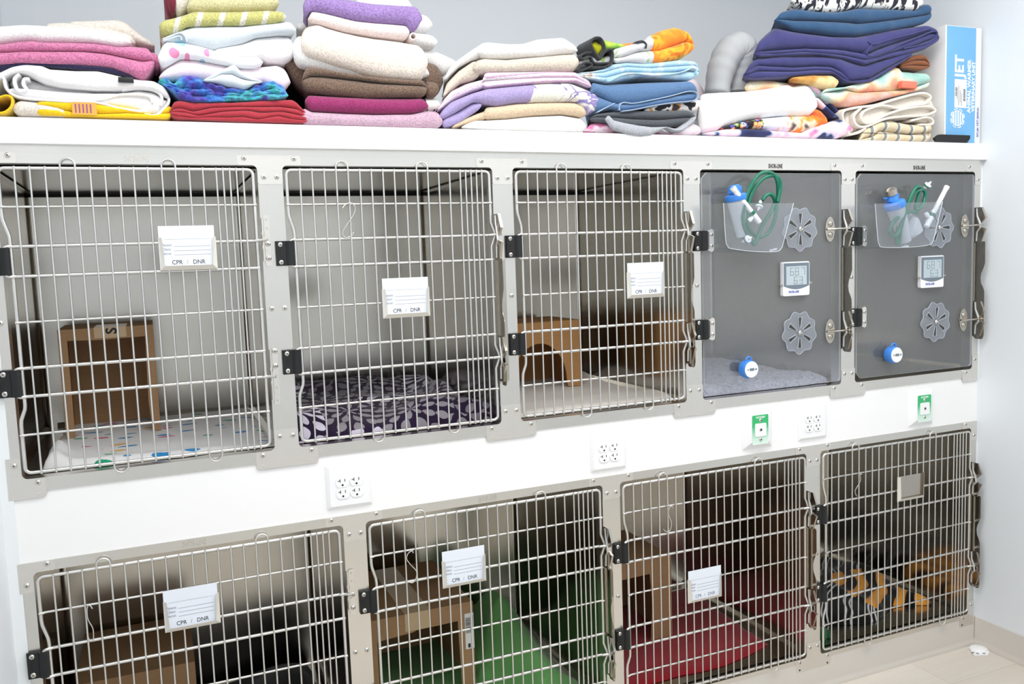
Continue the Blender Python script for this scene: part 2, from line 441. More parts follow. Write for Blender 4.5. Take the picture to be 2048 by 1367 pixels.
def hinge_mesh():
    m = MB(); z0, z1 = -.0300, .0300
    prof = [(-.0275, -.0017), (-.0275, -.0085), (-.0265, -.0100), (-.004, -.0115), (.000, -.0165), (.005, -.0195), (.011, -.0195), (.0155, -.0160), (.0165, -.0100), (.0150, -.0040), (.0100, -.0017)]
    m.prism(prof, z0, z1, 'Z')
    m.lathe([(.0075, 0), (.0075, .0006), (.0062, .0002)], (-.0150, -.0105, 0), (0, -1, 0), 20, 1)
    return m.mesh('hinge', [M['black'], M['seam']], smooth=35)
HINGE = hinge_mesh()
def hinge(parent, x, z, y=0):
    h = put('hinge', HINGE, parent, (x, y, z))
    for s in (-1, 1): screw(-.0165, s*.0215, h, -.0100)
    return h
def latch_mesh():
    m = MB()
    t = .0012
    strip = [(0, .0), (-.040, .002), (-.0425, -.004), (-.0430, -.075), (-.037, -.092), (-.029, -.110), (-.0265, -.126), (-.029, -.145), (-.037, -.160), (-.0415, -.172), (-.0425, -.207), (-.0425, -.327), (-.039, -.339), (-.034, -.343), (-.010, -.343), (0, -.334)]
    m.prism(strip, 0, t, 'X')
    m.box(-.004, .0285-.004, -.0014, 0, -.334, .0)          # base flange on the stile
    for dz in (0.0, -.3300):
        up = [(0, .121), (-.029, .121), (-.0445, .084), (-.0250, .0655), (-.0245, .052), (-.0445, .0450), (-.027, -.002), (0, -.002)]
        m.prism([(y-.001, z+dz) for y, z in up], -.0040, -.0026, 'X')
        # turned lips along the slanted edges, with the catch notch between them
        for (a, b) in (((-.029, .121), (-.0445, .084)), ((-.0445, .084), (-.0250, .0655)), ((-.0245, .052), (-.0445, .0450)), ((-.0445, .0450), (-.027, -.002))):
            A = Vector((0, a[0]-.001, a[1]+dz)); B = Vector((0, b[0]-.001, b[1]+dz)); d = (B-A).normalized(); n = Vector((0, d.z, -d.y))*.0006
            vs = [A+n+Vector((-.0034, 0, 0)), B+n+Vector((-.0034, 0, 0)), B+n+Vector((.0035, 0, 0)), A+n+Vector((.0025, 0, 0)), A-n+Vector((-.0034, 0, 0)), B-n+Vector((-.0034, 0, 0)), B-n+Vector((.0035, 0, 0)), A-n+Vector((.0025, 0, 0))]
            m.add(vs, [(0, 1, 2, 3), (4, 7, 6, 5), (0, 4, 5, 1), (1, 5, 6, 2), (2, 6, 7, 3), (3, 7, 4, 0)])
        m.tube([(-.0033, -.010, .118+dz), (-.0036, -.012, .092+dz), (-.006, -.024, .066+dz), (-.006, -.026, .052+dz), (-.0036, -.012, .036+dz), (-.0033, -.010, .004+dz)], .0032, 8, False, 2)
    m.lathe([(.004, 0), (.004, .0016)], (-.0006, -.020, -.330), (-1, 0, 0), 14, 1)
    return m.mesh('latch', [M['latch'], M['plate'], M['wire']], smooth=35)
LATCH = latch_mesh()
def slide_meshes():
    out = []
    for z0, z1, zs in ((.004, .126, .065), (-.338, -.196, -.266)):
        m = MB()
        m.prism(rrect(.0065, .0205, z0, z1, .003), -.0034, -.0017, 'Y')
        m.tube([(.0030, -.008, z0+.012), (.0030, -.008, z1-.006)], .0024, 8)
        for k in range(2): m.lathe([(.0036, -.005), (.0042, 0), (.0036, .005)], (.0030, -.008, zs+(-.016, .017)[k]), (0, 0, 1), 10)
        m.box(.002, .012, -.010, -.0030, zs-.022, zs-.014)
        h = z1-.010 if z0 > 0 else z0+.010
        m.lathe([(.0028, -.0004), (.0028, .0004)], (.0135, -.0034, h), (0, -1, 0), 12, 1)
        m.lathe([(.0028, -.0004), (.0028, .0004)], (.0135, -.0034, zs+(.030 if z0 > 0 else -.030)), (0, -1, 0), 12, 1)
        out.append(m.mesh('slide_latch', [M['plate'], M['etchl']], smooth=35))
    return out
SLIDE = slide_meshes()
SHELLS = {}
def shell_mesh(w):
    """open-fronted liner, w wide, centred on x=0, z from eye level of the upper bank"""
    key = round(w, 3)
    if key in SHELLS: return SHELLS[key]
    h = w/2; r = .014; y0, y1 = .046, .728; zt, zb = .2420, -.4560
    U = [(-h, y0)]+[(-h+r-r*cos(R(a)), y1-r+r*sin(R(a))) for a in range(0, 91, 15)]+[(h-r+r*sin(R(a)), y1-r+r*cos(R(a))) for a in range(0, 91, 15)]+[(h, y0)]
    m = MB(); n = len(U)
    vs = [(x, y, zb) for x, y in U]+[(x, y, zt) for x, y in U]
    m.add(vs, [(i, i+1, i+1+n, i+n) for i in range(n-1)])
    m.add([(x, y, zb) for x, y in U], [list(range(n))]); m.add([(x, y, zt) for x, y in U], [list(range(n))])
    # folded joint lines where ceiling meets the walls, sealed in black
    m.box(-h+.01, h-.01, y1-.006, y1-.0005, zt-.012, zt-.0005, 1)
    for s in (-1, 1):
        m.add([(s*(h-.0005), y0+.01, zt-.002), (s*(h-.0005), y1-.03, zt-.002), (s*(h-.018), y1-.03, zt-.004), (s*(h-.018), y0+.01, zt-.004)], [(0, 1, 2, 3)])
        m.add([(s*(h-.0005), y0+.01, zb+.012), (s*(h-.0005), y1-.03, zb+.012), (s*(h-.012), y1-.03, zb+.0006), (s*(h-.012), y0+.01, zb+.0006)], [(0, 1, 2, 3)])
    m.add([(-h+.03, y1-.0006, zb+.012), (h-.03, y1-.0006, zb+.012), (h-.03, y1-.012, zb+.0006), (-h+.03, y1-.012, zb+.0006)], [(0, 1, 2, 3)])
    me = m.mesh('cage_shell', [M['shell'], M['seam']], smooth=25)
    SHELLS[key] = me; return me
FLOOR_U, FLOOR_L = rel(-.4554), rel(-.4554+LO)

def clear_door(root, xo):
    """acrylic door; xo opening left edge, coordinates relative to root (root z at eye level)"""
    w = .5506; a, b, t, bt = .0035, w-.0075, .2362, -.4400
    poly = [(a, t-.018), (a+.018, t), (b-.010, t)]+arc(b-.010, t-.010, .010, 90, 0, 4)+[(b, bt+.012)]+arc(b-.012, bt+.012, .012, 0, -90, 4)+[(a+.020, bt), (a, bt+.020)]
    m = MB(); m.prism([(xo+x, z) for x, z in poly], -.0060, .0020, 'Y')
    m.mi = [0, 0]+[1]*(len(m.f)-2)
    d = put('clear_door', m.mesh('clear_door', [M['acrylic'], M['edge']], smooth=30), root)
    for z in (.0335, -.2347):
        h = MB(); h.prism(rrect(xo+.0245, xo+.0415, z-.0345, z+.0345, .0083), -.0095, -.0065, 'Y')
        for s in (-1, 1): h.box(xo+.010, xo+.026, -.0135, -.0065, z+s*.0285-.0025, z+s*.0285+.0025)
        hp = put('hinge_strap', h.mesh('hinge_strap', M['plate'], smooth=30), d)
        for s in (-1, 1): screw(xo+.033, z+s*.017, d, -.0095)
    for z in (.0580, -.2725):
        k = MB(); cx = xo+w-.0545
        k.prism([(cx+.0195*cos(2*pi*i/28), z+.040*sin(2*pi*i/28)) for i in range(28)], -.0085, -.0062, 'Y')
        for s in (-1, 1): k.lathe([(.0095, 0), (.0090, .0022), (.0065, .0045), (.002, .0052)], (cx+.001, -.0085, z+s*.0175), (0, -1, 0), 16)
        k.tube(smooth_pts([(cx-.012, -.0095, z), (cx+.004, -.018, z), (cx+.030, -.023, z+.001), (cx+.066, -.0265, z+.001)], 5), .0034, 8)
        put('latch_rod', k.mesh('latch_rod', M['latch'], smooth=40), d)
    return d
def rosette(d, x, z, rot):
    """clear scalloped rotary vent with six slots round a centre bolt"""
    m = MB(); N = 108; pts = []
    for i in range(N):
        a = 2*pi*i/N; r = .0655+.0045*cos(9*(a-rot)); pts.append((x+r*cos(a), z+r*sin(a)))
    m.prism(pts, -.0135, -.0100, 'Y'); v = put('rotary_vent', m.mesh('rotary_vent', M['vent'], smooth=30), d)
    e = MB(); e.tube([(p[0], -.0120, p[1]) for p in pts], .0011, 6, True); 
    s = MB()
    for k in range(6):
        a = rot+2*pi*k/6; u = Vector((cos(a), 0, sin(a))); n = Vector((-sin(a), 0, cos(a))); c = Vector((x, -.0138, z))
        q = [c+u*.016-n*.0035, c+u*.050-n*.0078, c+u*.050+n*.0078, c+u*.016+n*.0035]
        e.tube(q, .0010, 6, True)
        q2 = [p+Vector((0, -.0001, 0)) for p in [c+u*.018-n*.0002, c+u*.048-n*.0055, c+u*.048+n*.0055, c+u*.018+n*.0026]]
        s.add(q2, [(0, 1, 2, 3)])
    put('rim', e.mesh('rim', M['edge'], smooth=60), v); put('slot', s.mesh('slot', M['recess'], smooth=0), v)
    b = MB(); b.lathe([(.0075, 0), (.0075, .003), (.004, .0055), (.003, .009)], (x, -.0135, z), (0, -1, 0), 14)
    put('bolt', b.mesh('bolt', M['screw']), v)
def pocket(d, P, ybase=-.0065, yo=-.075):
    """clear holder bent from one sheet: P = front outline (x,z) left-top, right-top, right-bottom, left-bottom"""
    (x0, z0), (x1, z1), (x2, z2), (x3, z3) = P
    rim = [(x0, z0), (x3-.001, z3+.03), (x3+.006, z3+.010), (x3+.02, z3+.001), ((x2+x3)/2, (z2+z3)/2-.003), (x2-.025, z2+.001), (x2-.004, z2+.012), (x2+.004, z2+.03), (x1, z1)]
    rim = [(p.x, p.y) for p in catmull([Vector((a, b, 0)) for a, b in rim], 5)]
    m = MB(); m.prism(rim, yo, yo+.0025, 'Y')
    n = len(rim)
    vs = [(x, yo, z) for x, z in rim]+[(x, ybase-.0005, z) for x, z in rim]
    m.add(vs, [(i, i+1, i+1+n, i+n) for i in range(n-1)], 1)
    o = put('clear_pocket', m.mesh('clear_pocket', [M['pocket'], M['acrylic']], smooth=30), d)
    e = MB(); e.tube([(x, yo, z) for x, z in rim], .0013, 6);
    put('edge', e.mesh('edge', M['pocketedge'], smooth=60), o); return o
def hygrometer(d, x0, x1, z0, z1, big, small):
    y0, y1 = -.0190, -.0062
    m = MB(); m.prism(rrect(x0, x1, z0, z1, .006), y0, y1, 'Y')
    h = put('thermo_hygrometer', m.mesh('thermo_hygrometer', M['white'], smooth=30), d)
    w = x1-x0; hh = z1-z0
    zb = z0+.030
    poly = [(x0+.002, z1-.004), (x0+.002, zb)]+[(x0+.004+(w-.008)*k/10, zb-.010*sin(pi*k/10)) for k in range(11)]+[(x1-.002, zb), (x1-.002, z1-.004)]
    s = MB(); s.prism(poly, y0-.0005, y0, 'Y'); put('bezel', s.mesh('bezel', M['hygrey'], smooth=0), h)
    s = MB(); s.box(x0+.012, x1-.012, y0-.0010, y0-.0005, zb+.004, z1-.014); put('screen', s.mesh('screen', M['lcd'], smooth=0), h)
    SEG = {'0': 'abcdef', '1': 'bc', '2': 'abged', '3': 'abgcd', '4': 'fgbc', '5': 'afgcd', '6': 'afgecd', '7': 'abc', '8': 'abcdefg', '9': 'abcdfg'}
    s = MB()
    def digit(ch, x, z, dw, dh):
        t = .0018; q = {'a': (x, x+dw, z+dh-t, z+dh), 'd': (x, x+dw, z, z+t), 'g': (x, x+dw, z+dh/2-t/2, z+dh/2+t/2), 'f': (x, x+t, z+dh/2, z+dh), 'b': (x+dw-t, x+dw, z+dh/2, z+dh), 'e': (x, x+t, z, z+dh/2), 'c': (x+dw-t, x+dw, z, z+dh/2)}
        for k in SEG[ch]: s.box(q[k][0], q[k][1], y0-.0013, y0-.0010, q[k][2], q[k][3])
    zt = z1-.014; zm = zb+.004
    hgt = zt-zm
    for k, ch in enumerate(big): digit(ch, x0+w*.26+k*w*.19+(k == 2)*w*.05, zm+hgt*.50, w*.13, hgt*.42)
    for k, ch in enumerate(small): digit(ch, x0+w*.40+k*w*.20, zm+hgt*.05, w*.13, hgt*.38)
    put('digits', s.mesh('digits', M['digit'], smooth=0), h)
    put('lettering', text_mesh('SHOR-LINE', .0105, M['bluetext'], .0001, bold=.0003, sx=.8), h, (x0+w*.40, y0-.0004, z0+.012))
    for x, z in ((x0-.0045, z0+.036), (x1+.0045, z0+.039)):
        b = MB(); b.lathe([(.0038, 0), (.0038, .010), (.003, .011)], (x, -.0060, z), (0, -1, 0), 12); b.lathe([(.002, 0), (.002, .006)], (x, -.0165, z), (0, -1, 0), 10)
        put('standoff_bolt', b.mesh('standoff_bolt', M['screw']), d)
CAGES = []
def cage(label, xa, xb, dz, door, latchtype, group):
    root = thing('animal_cage', label, 'cage', ((xa+xb)/2, 0, rel(dz)), group)
    cx = (xa+xb)/2; a = xa+HS-cx; b = xb-HS-cx
    put('cage_shell', shell_mesh(xb-xa-.012), root)
    if door is None: d = clear_door(root, a)
    else:
        d = put('wire_door', door[0], root, (a, 0, 0))
        for me in door[1]: put('crossbar', me, d)
        for me in door[2]: put('vertical_bar', me, d)
    for z in (.0330, -.2347): hinge(root, a, z)
    if latchtype == 'slide':
        for me, zs in zip(SLIDE, ((.057, .022), (-.205, -.242))):
            s = put('slide_latch', me, root, (b, 0, 0))
            for z in zs: screw(.0140, z, s, -.0034)
    else: put('latch', LATCH, root, (b+.0042, 0, 0))
    CAGES.append((root, d, a, b, cx)); return root
GU, GL = 'upper row of stainless cages', 'lower row of stainless cages'
cage('upper left steel cage with wire door, holding a cardboard box on a dabbed white blanket', UC[0], UC[1], 0, D24S, 'slide', GU)
cage('upper steel cage with wire door, holding only the purple flowered blanket', UC[1], UC[2], 0, D24, 'fly', GU)
cage('upper steel cage with wire door, holding a box with an arched hole', UC[2], UC[3], 0, D24, 'fly', GU)
cage('upper steel cage with clear acrylic door, with a grey fleece mat inside', UC[3], UC[4], 0, None, 'fly', GU)
cage('upper right steel cage with clear acrylic door and no bedding, beside the wall', UC[4], UC[5], 0, None, 'fly', GU)
cage('lower left steel cage with wire door and black bedding', LC[0], LC[1], LO, D30S, 'slide', GL)
cage('lower steel cage with wire door, holding a green blanket', LC[1], LC[2], LO, D30, 'fly', GL)
cage('lower steel cage with wire door, holding a red blanket', LC[2], LC[3], LO, D30, 'fly', GL)
cage('lower right steel cage with wire door, holding a tiger-striped blanket', LC[3], LC[4], LO, D30, 'fly', GL)
def door_fittings():
    for i, cen, P in ((3, [((1600, 458), .52), ((1599, 665), .5)], [(1447, 406), (1587, 406), (1565, 503), (1452, 498)]),
                      (4, [((1878, 455), .0), ((1871, 643), .42)], [(1750, 407), (1885, 403), (1867, 490), (1756, 495)])):
        root, d, a, b, cx = CAGES[i]; o = root.location
        for (px, py), rot in cen:
            p = atY(px, py, -.012); rosette(d, p.x-o.x, p.z-o.z, rot)
        q = [atY(px, py, -.075) for px, py in P]
        pocket(d, [(p.x-o.x, p.z-o.z) for p in q])
        u, v = (((1566, 524), (1619, 589)) if i == 3 else ((1842, 512), (1887, 573)))
        p, q = atY(u[0], u[1], -.019), atY(v[0], v[1], -.019)
        hygrometer(d, p.x-o.x, q.x-o.x, q.z-o.z, p.z-o.z, '687', '63')
door_fittings()
#END1
# ------------------------------------------------------------------ cards, hooks, outlets
def card_holder(label, px, py, with_card=True, faint=False, w=.1265, group='card holders on the cage doors'):
    """px,py: photograph pixel of its top-left corner"""
    p = atY(px, py, -.016); h = .1025 if with_card else .090
    root = thing('card_holder', label, 'card holder', (p.x, 0, p.z-h), group)
    hb = .076 if with_card else .088
    y = -.0128
    m = MB(); m.box(0, w, y, y+.0008, 0, hb); put('back_plate', m.mesh('back_plate', M['holder'] if with_card else M['latch'], smooth=0), root)
    m = MB(); t = .0010; d = .0075
    # mitred lips: left, bottom, right, each rising from the back plate and folding over the card
    def lip(a, b, c, e):
        vs = [a, b, c, e]; vs2 = [(v[0], v[1]-t, v[2]) for v in vs]
        m.add(vs+vs2, [(0, 1, 2, 3), (7, 6, 5, 4), (0, 4, 5, 1), (1, 5, 6, 2), (2, 6, 7, 3), (3, 7, 4, 0)])
    f = .0105
    lip((0, y, 0), (0, y, hb), (f*.75, y-d, hb), (f, y-d, f))
    lip((w, y, 0), (w, y, hb), (w-f*.75, y-d, hb), (w-f, y-d, f))
    lip((0, y, 0), (w, y, 0), (w-f, y-d, f), (f, y-d, f))
    put('folded_lip', m.mesh('folded_lip', M['holder'], smooth=0), root)
    if with_card:
        m = MB(); m.box(.0012, w-.003, y-.0024, y-.0016, .002, h); c = put('card', m.mesh('card', M['paper'], smooth=0), root)
        ink, inkl = ('inkl', 'inkl') if faint else ('ink', 'inkl')
        yy = y-.0026
        for k, s in enumerate(('Patient:', 'Client:', 'Nurse:')):
            z = .0605-k*.0098-.0020
            put('lettering', text_mesh(s, .0088, M[inkl], .0001, 'LEFT', sx=.85), c, (.0070, yy, z))
            l = MB(); l.box(.033, w-.013, yy-.0001, yy+.0001, z-.0038, z-.0031); put('ruled_line', l.mesh('ruled_line', M[inkl], smooth=0), c)
        l = MB(); l.box(.012, w-.014, yy-.0001, yy+.0001, .0715, .0719); put('ruled_line', l.mesh('ruled_line', M['inkl'], smooth=0), c)
        put('lettering', text_mesh('CPR', .0140, M[ink], .0001, bold=.0001, sx=.92), c, (.0380, yy, .0180))
        put('lettering', text_mesh('/', .0130, M['inkl'], .0001), c, (.0605, yy, .0180))
        put('lettering', text_mesh('DNR', .0140, M[ink], .0001, bold=.0001, sx=.92), c, (.0860, yy, .0180))
    return root
card_holder('card holder with CPR / DNR card on the cage door with the dabbed white blanket', 314, 452)
card_holder('card holder with CPR / DNR card on the cage door with the purple flowered blanket', 763, 557)
card_holder('card holder with CPR / DNR card on the cage door with the arched box', 1254, 526)
card_holder('card holder with CPR / DNR card on the lower left cage door with black bedding', 324, 1183)
card_holder('card holder with CPR / DNR card on the cage door with the green blanket', 883, 1104)
card_holder('card holder with faded CPR / DNR card on the cage door with the red blanket', 1376, 1143, faint=True)
card_holder('empty steel card holder on the lower right cage door', 1796, 953, False)

def s_hook(label, pts, Y=-.0130):
    P = [atY(x, y, Y) for x, y in pts]
    o = P[-1]
    m = MB(); Q = catmull(P, 6)
    n = len(Q); Q = [q+Vector((0, .012*((i/(n-1))-.5)*(1 if i else 1), 0)) for i, q in enumerate(Q)]
    m.tube(Q, .0013, 7)
    me = m.mesh('wire_hook', M['wire'], o, smooth=60)
    tag(put('wire_hook', me, None, o), label, 'hook', 'wire hooks hanging on the cage doors')
def zz(x0, y0, s): return lambda P: [(x0+x*s, y0+y*s) for x, y in P]
Z3 = zz(500, 280, .29297); ZBL = zz(0, 1000, .2685); Z5 = zz(700, 940, .31232); Z6 = zz(1180, 860, .37094); Z7 = zz(1580, 820, .4)
s_hook('thin wire S-hook on the cage door with the purple flowered blanket', Z3([(628, 465), (650, 440), (690, 430), (718, 465), (700, 520), (660, 580), (634, 630), (655, 665), (690, 655), (712, 628)]))
s_hook('thin wire S-hook on the lower left cage door with black bedding', ZBL([(690, 800), (668, 775), (650, 800), (655, 880), (690, 950), (697, 1010), (690, 1045), (665, 1045), (662, 1030)]))
s_hook('thin wire S-hook on the cage door with the green blanket', Z5([(400, 525), (395, 512), (370, 530), (362, 565), (385, 600), (425, 645), (425, 690), (405, 722), (370, 715)]))
s_hook('thin wire S-hook on the cage door with the red blanket', Z6([(440, 415), (434, 405), (422, 425), (424, 460), (438, 490), (440, 520), (430, 545), (410, 545), (402, 535)]))
s_hook('thin wire S-hook on the lower right cage door', Z7([(352, 318), (345, 320), (350, 345), (342, 370), (332, 390), (328, 405), (335, 425), (342, 430)]))

def bevel_plate(w, h, t, c):
    """chamfered raised plate, centred, rising towards -Y"""
    m = MB(); a = w/2; b = h/2
    o = rrect(-a, a, -b, b, .003, 3); i = rrect(-a+c, a-c, -b+c, b-c, .002, 3); n = len(o)
    k = .0012
    vs = [(x, 0, z) for x, z in o]+[(x, -k, z) for x, z in o]+[(x, -t, z) for x, z in i]
    fs = [(q, (q+1) % n, (q+1) % n+n, q+n) for q in range(n)]+[(q+n, (q+1) % n+n, (q+1) % n+2*n, q+2*n) for q in range(n)]+[[q+2*n for q in range(n)], list(range(n-1, -1, -1))]
    m.add(vs, fs); return m
def receptacle():
    m = MB(); r = .0172; n = 40; pts = []
    for k in range(n):
        a = 2*pi*k/n; x, z = r*cos(a), r*sin(a); z = max(-.0142, min(.0142, z)); pts.append((x, z))
    m.prism(pts, -.0022, 0, 'Y'); 
    return m.mesh('socket', M['white'], smooth=30)
SOCK = receptacle()
def slots(t20):
    m = MB(); y0, y1 = -.0025, -.0021
    m.box(-.0073, -.0055, y0, y1, -.0005, .0080)
    if t20: m.box(-.0122, -.0060, y0, y1, .0030, .0047)
    m.box(.0052, .0070, y0, y1, .0005, .0076)
    m.lathe([(.0027, 0), (.0027, .0004)], (-.0002, -.0021, -.0078), (0, -1, 0), 14)
    return m.mesh('slots', M['slot'], smooth=0)
SL20 = slots(True)
PLATE = bevel_plate(.1180, .1180, .0075, .0085).mesh('outlet_plate_face', M['white'], smooth=25)
def quad_outlet(label, x, z):
    root = thing('wall_outlet', label, 'outlet', (x, .003, rel(z-.059)), 'four-socket outlet plates between the cage rows')
    p = put('outlet_plate', PLATE, root, (0, 0, .059))
    for sx in (-1, 1):
        for sz in (-1, 1):
            s = put('socket', SOCK, root, (sx*.0180, -.0074, .0560+sz*.0146))
            put('slots', SL20, s)
quad_outlet('white four-socket outlet plate left of the panel centre, above the green blanket cage', .4355, -.566)
quad_outlet('white four-socket outlet plate below the arched box cage', 1.2005, -.569)
quad_outlet('white four-socket outlet plate between the two green oxygen outlets', 1.9640, -.5655)
def oxy_mat():
    t = NT('green_fading_label'); v = t.coord(); sp = t.n.new('ShaderNodeSeparateXYZ'); t.link(v, sp.inputs[0])
    t.base(t.ramp(t.math('MULTIPLY_ADD', sp.outputs['Z'], 1/.094, .5), [(0, (222, 240, 230)), (.22, (200, 232, 216)), (.50, (120, 205, 158)), (.62, (52, 184, 112)), (1, (52, 182, 110))])); t.set(Roughness=.4); return t.m
M['oxy'] = oxy_mat()
def oxygen(label, x, z):
    root = thing('oxygen_outlet', label, 'oxygen outlet', (x, .003, rel(z-.0625)), 'green oxygen outlets between the cage rows')
    m = bevel_plate(.116, .126, .017, .0235); put('cover_plate', m.mesh('cover_plate', M['white'], smooth=25), root, (0, 0, .0625))
    m = MB(); m.prism(rrect(-.0310, .0310, -.047, .047, .003), -.0186, -.0170, 'Y')
    l = put('green_label', m.mesh('green_label', M['oxy'], smooth=0), root, (0, 0, .0625))
    put('lettering', text_mesh('OXYGEN', .0085, M['white'], .0001, bold=.0003), l, (0, -.0188, .0395))
    m = MB(); m.prism(rrect(-.022, .022, -.0225, .0195, .005), -.0205, -.0186, 'Y'); s = put('face', m.mesh('face', M['white'], smooth=30), root, (0, 0, .0635))
    m = MB(); m.lathe([(.0052, 0), (.0052, .0012), (.0036, .0014), (.0036, .0004)], (0, -.0205, -.001), (0, -1, 0), 18); m.lathe([(.0033, .0012), (.0033, .0013)], (0, -.0205, -.001), (0, -1, 0), 14, 1)
    put('port', m.mesh('port', [M['screw'], M['slot']], smooth=30), s)
    for dz in (.030, -.031): screw(0, .0625+dz, root, -.0186)
oxygen('green oxygen outlet on white plate below the cage with the grey fleece mat', 1.7400, -.5645)
oxygen('green oxygen outlet on white plate at the right, nearest the wall', 2.4480, -.5690)

# ------------------------------------------------------------------ oxygen meters, bottles and tubing on the acrylic doors
def meter(label, px, py):
    p = atY(px, py, -.034); root = thing('oxygen_meter', label, 'oxygen meter', (p.x, 0, p.z), 'blue oxygen meters in the acrylic doors')
    m = MB(); m.lathe([(.013, -.008), (.0235, -.009), (.0275, -.014), (.0290, -.022), (.0288, -.034), (.0262, -.043), (.0255, -.044)], (0, 0, 0), (0, 1, 0), 36)
    b = put('meter_body', m.mesh('meter_body', M['blue'], smooth=40), root)
    m = MB(); m.tube([(.0105*cos(a), -.030, .029+.011*sin(a)-.002) for a in [pi*k/12 for k in range(13)]], .0028, 8); put('hanging_loop', m.mesh('hanging_loop', M['blue'], smooth=60), b)
    m = MB(); m.lathe([(.0255, -.0438), (.0240, -.0455), (.0, -.0456)], (0, 0, 0), (0, 1, 0), 36); f = put('face', m.mesh('face', M['white'], smooth=30), root)
    m = MB(); m.box(-.0085, .0085, -.0464, -.0455, -.0035, .0045); put('display', m.mesh('display', M['hygrey'], smooth=0), f)
    m = MB(); m.lathe([(.0030, 0), (.0030, .0012)], (.0155, -.0455, .0005), (0, -1, 0), 14); m.lathe([(.0022, 0), (.0022, .0012)], (-.0150, -.0455, .0005), (0, -1, 0), 14); put('button', m.mesh('button', M['hygrey'], smooth=30), f)
    m = MB(); m.lathe([(.013, -.009), (.0130, .004), (.0150, .006), (.0150, .045), (.012, .048)], (0, 0, 0), (0, 1, 0), 24); put('sensor', m.mesh('sensor', M['black'], smooth=40), root)
meter('blue oxygen meter in the acrylic door with the grey fleece mat behind', 1499, 738)
meter('blue oxygen meter in the right-hand acrylic door nearest the wall', 1789, 709)

def tube_thing(name, label, cat, pxs, Ys, r, mat, group=None, sub=6):
    n = len(pxs); P = []
    for i, (x, y) in enumerate(pxs):
        P.append(atY(x, y, Ys[i] if isinstance(Ys, (list, tuple)) else Ys))
    m = MB(); m.tube(catmull(P, sub), r, 10); o = P[0]
    return tag(put(name, m.mesh(name, mat, o, smooth=60), None, o), label, cat, group)
Q4 = zz(1420, 330, .14634); Q5 = zz(1730, 340, .13167)
def lathe_dir(pa, pb, Ya, Yb):
    A, B = atY(*pa, Ya), atY(*pb, Yb); return A, (B-A)
def cup(label, base, top, Y, rb, rt, capmat, group, spout=True):
    """humidifier bottle: cloudy tapered cup with a blue screw lid; base/top are axis end pixels"""
    A, d = lathe_dir(base, top, Y, Y); L = d.length; ax = d.normalized()
    root = thing('humidifier_bottle', label, 'bottle', A, group)
    m = MB(); m.lathe([(.002, 0), (rb*.9, .001), (rb, .006), (rt*.97, L*.70), (rt, L*.72)], (0, 0, 0), ax, 28); put('cup', m.mesh('cup', M['bottle'], smooth=40), root)
    m = MB(); m.lathe([(rt*1.06, L*.70), (rt*1.10, L*.71), (rt*1.10, L*.80), (rt*.98, L*.82), (rt*.55, L*.83), (rt*.52, L*.98), (rt*.42, L*1.0)], (0, 0, 0), ax, 28)
    u = ax.cross(Vector((0, 1, 0))).normalized()
    for s in (-1, 1):
        c = ax*(L*.90)+u*(s*rt*.45); m.box(c.x-.006, c.x+.006, -.010, .010, c.z-.010, c.z+.010, 0, .002)
    put('lid', m.mesh('lid', capmat, smooth=40), root)
    return root, A, ax, u, L
def conn_disc(label, p, Y, tilt, group):
    o = atY(*p, Y); root = thing('tube_connector', label, 'connector', o, group)
    ax = Vector(tilt).normalized(); m = MB()
    m.lathe([(.0115, -.005), (.0118, 0), (.0115, .003), (.0045, .0035), (.0040, .010), (.0022, .011), (.0020, .015)], (0, 0, 0), ax, 24); put('disc', m.mesh('disc', M['white'], smooth=40), root)
    m = MB(); m.lathe([(.0119, -.006), (.0122, -.004), (.0119, -.0015)], (0, 0, 0), ax, 24); put('green_ring', m.mesh('green_ring', M['green'], smooth=40), root)
    m = MB(); m.lathe([(.006, -.005), (.005, -.018), (.0035, -.022)], (0, 0, 0), ax, 14); put('stem', m.mesh('stem', M['white'], smooth=40), root)
def flow_tube(label, a, b, Y, r, group, tip):
    A, d = lathe_dir(a, b, Y, Y); L = d.length; ax = d.normalized()
    root = thing('flow_meter_tube', label, 'flow meter', A, group)
    m = MB(); m.lathe([(r*1.1, 0), (r*1.15, L*.25), (r, L*.27), (r*.95, L*.93), (r*1.1, L*.94), (r*1.1, L)], (0, 0, 0), ax, 20); put('tube', m.mesh('tube', M['white'], smooth=40), root)
    m = MB(); m.lathe([(r*1.2, L*.24), (r*1.25, L*.25), (r*1.25, L*.31), (r*1.2, L*.32)], (0, 0, 0), ax, 20); put('green_band', m.mesh('green_band', M['green'], smooth=40), root)
    m = MB(); m.lathe([(r*.8, L), (r*.8, L+.0015)], (0, 0, 0), ax, 16); put('open_end', m.mesh('open_end', M['lcd'], smooth=40), root)
    u = ax.cross(Vector((0, 1, 0))).normalized()
    m = MB(); m.tube([ax*(L*.2), ax*(L*.2)+u*tip*.016, ax*(L*.2)+u*tip*.020+ax*.006], [.006, .0065, .004], 12); m.lathe([(.007, 0), (.008, .004), (.006, .012)], ax*(L*.2)+u*tip*.016, ax*.3+u*tip, 14); put('side_port', m.mesh('side_port', M['white'], smooth=40), root)
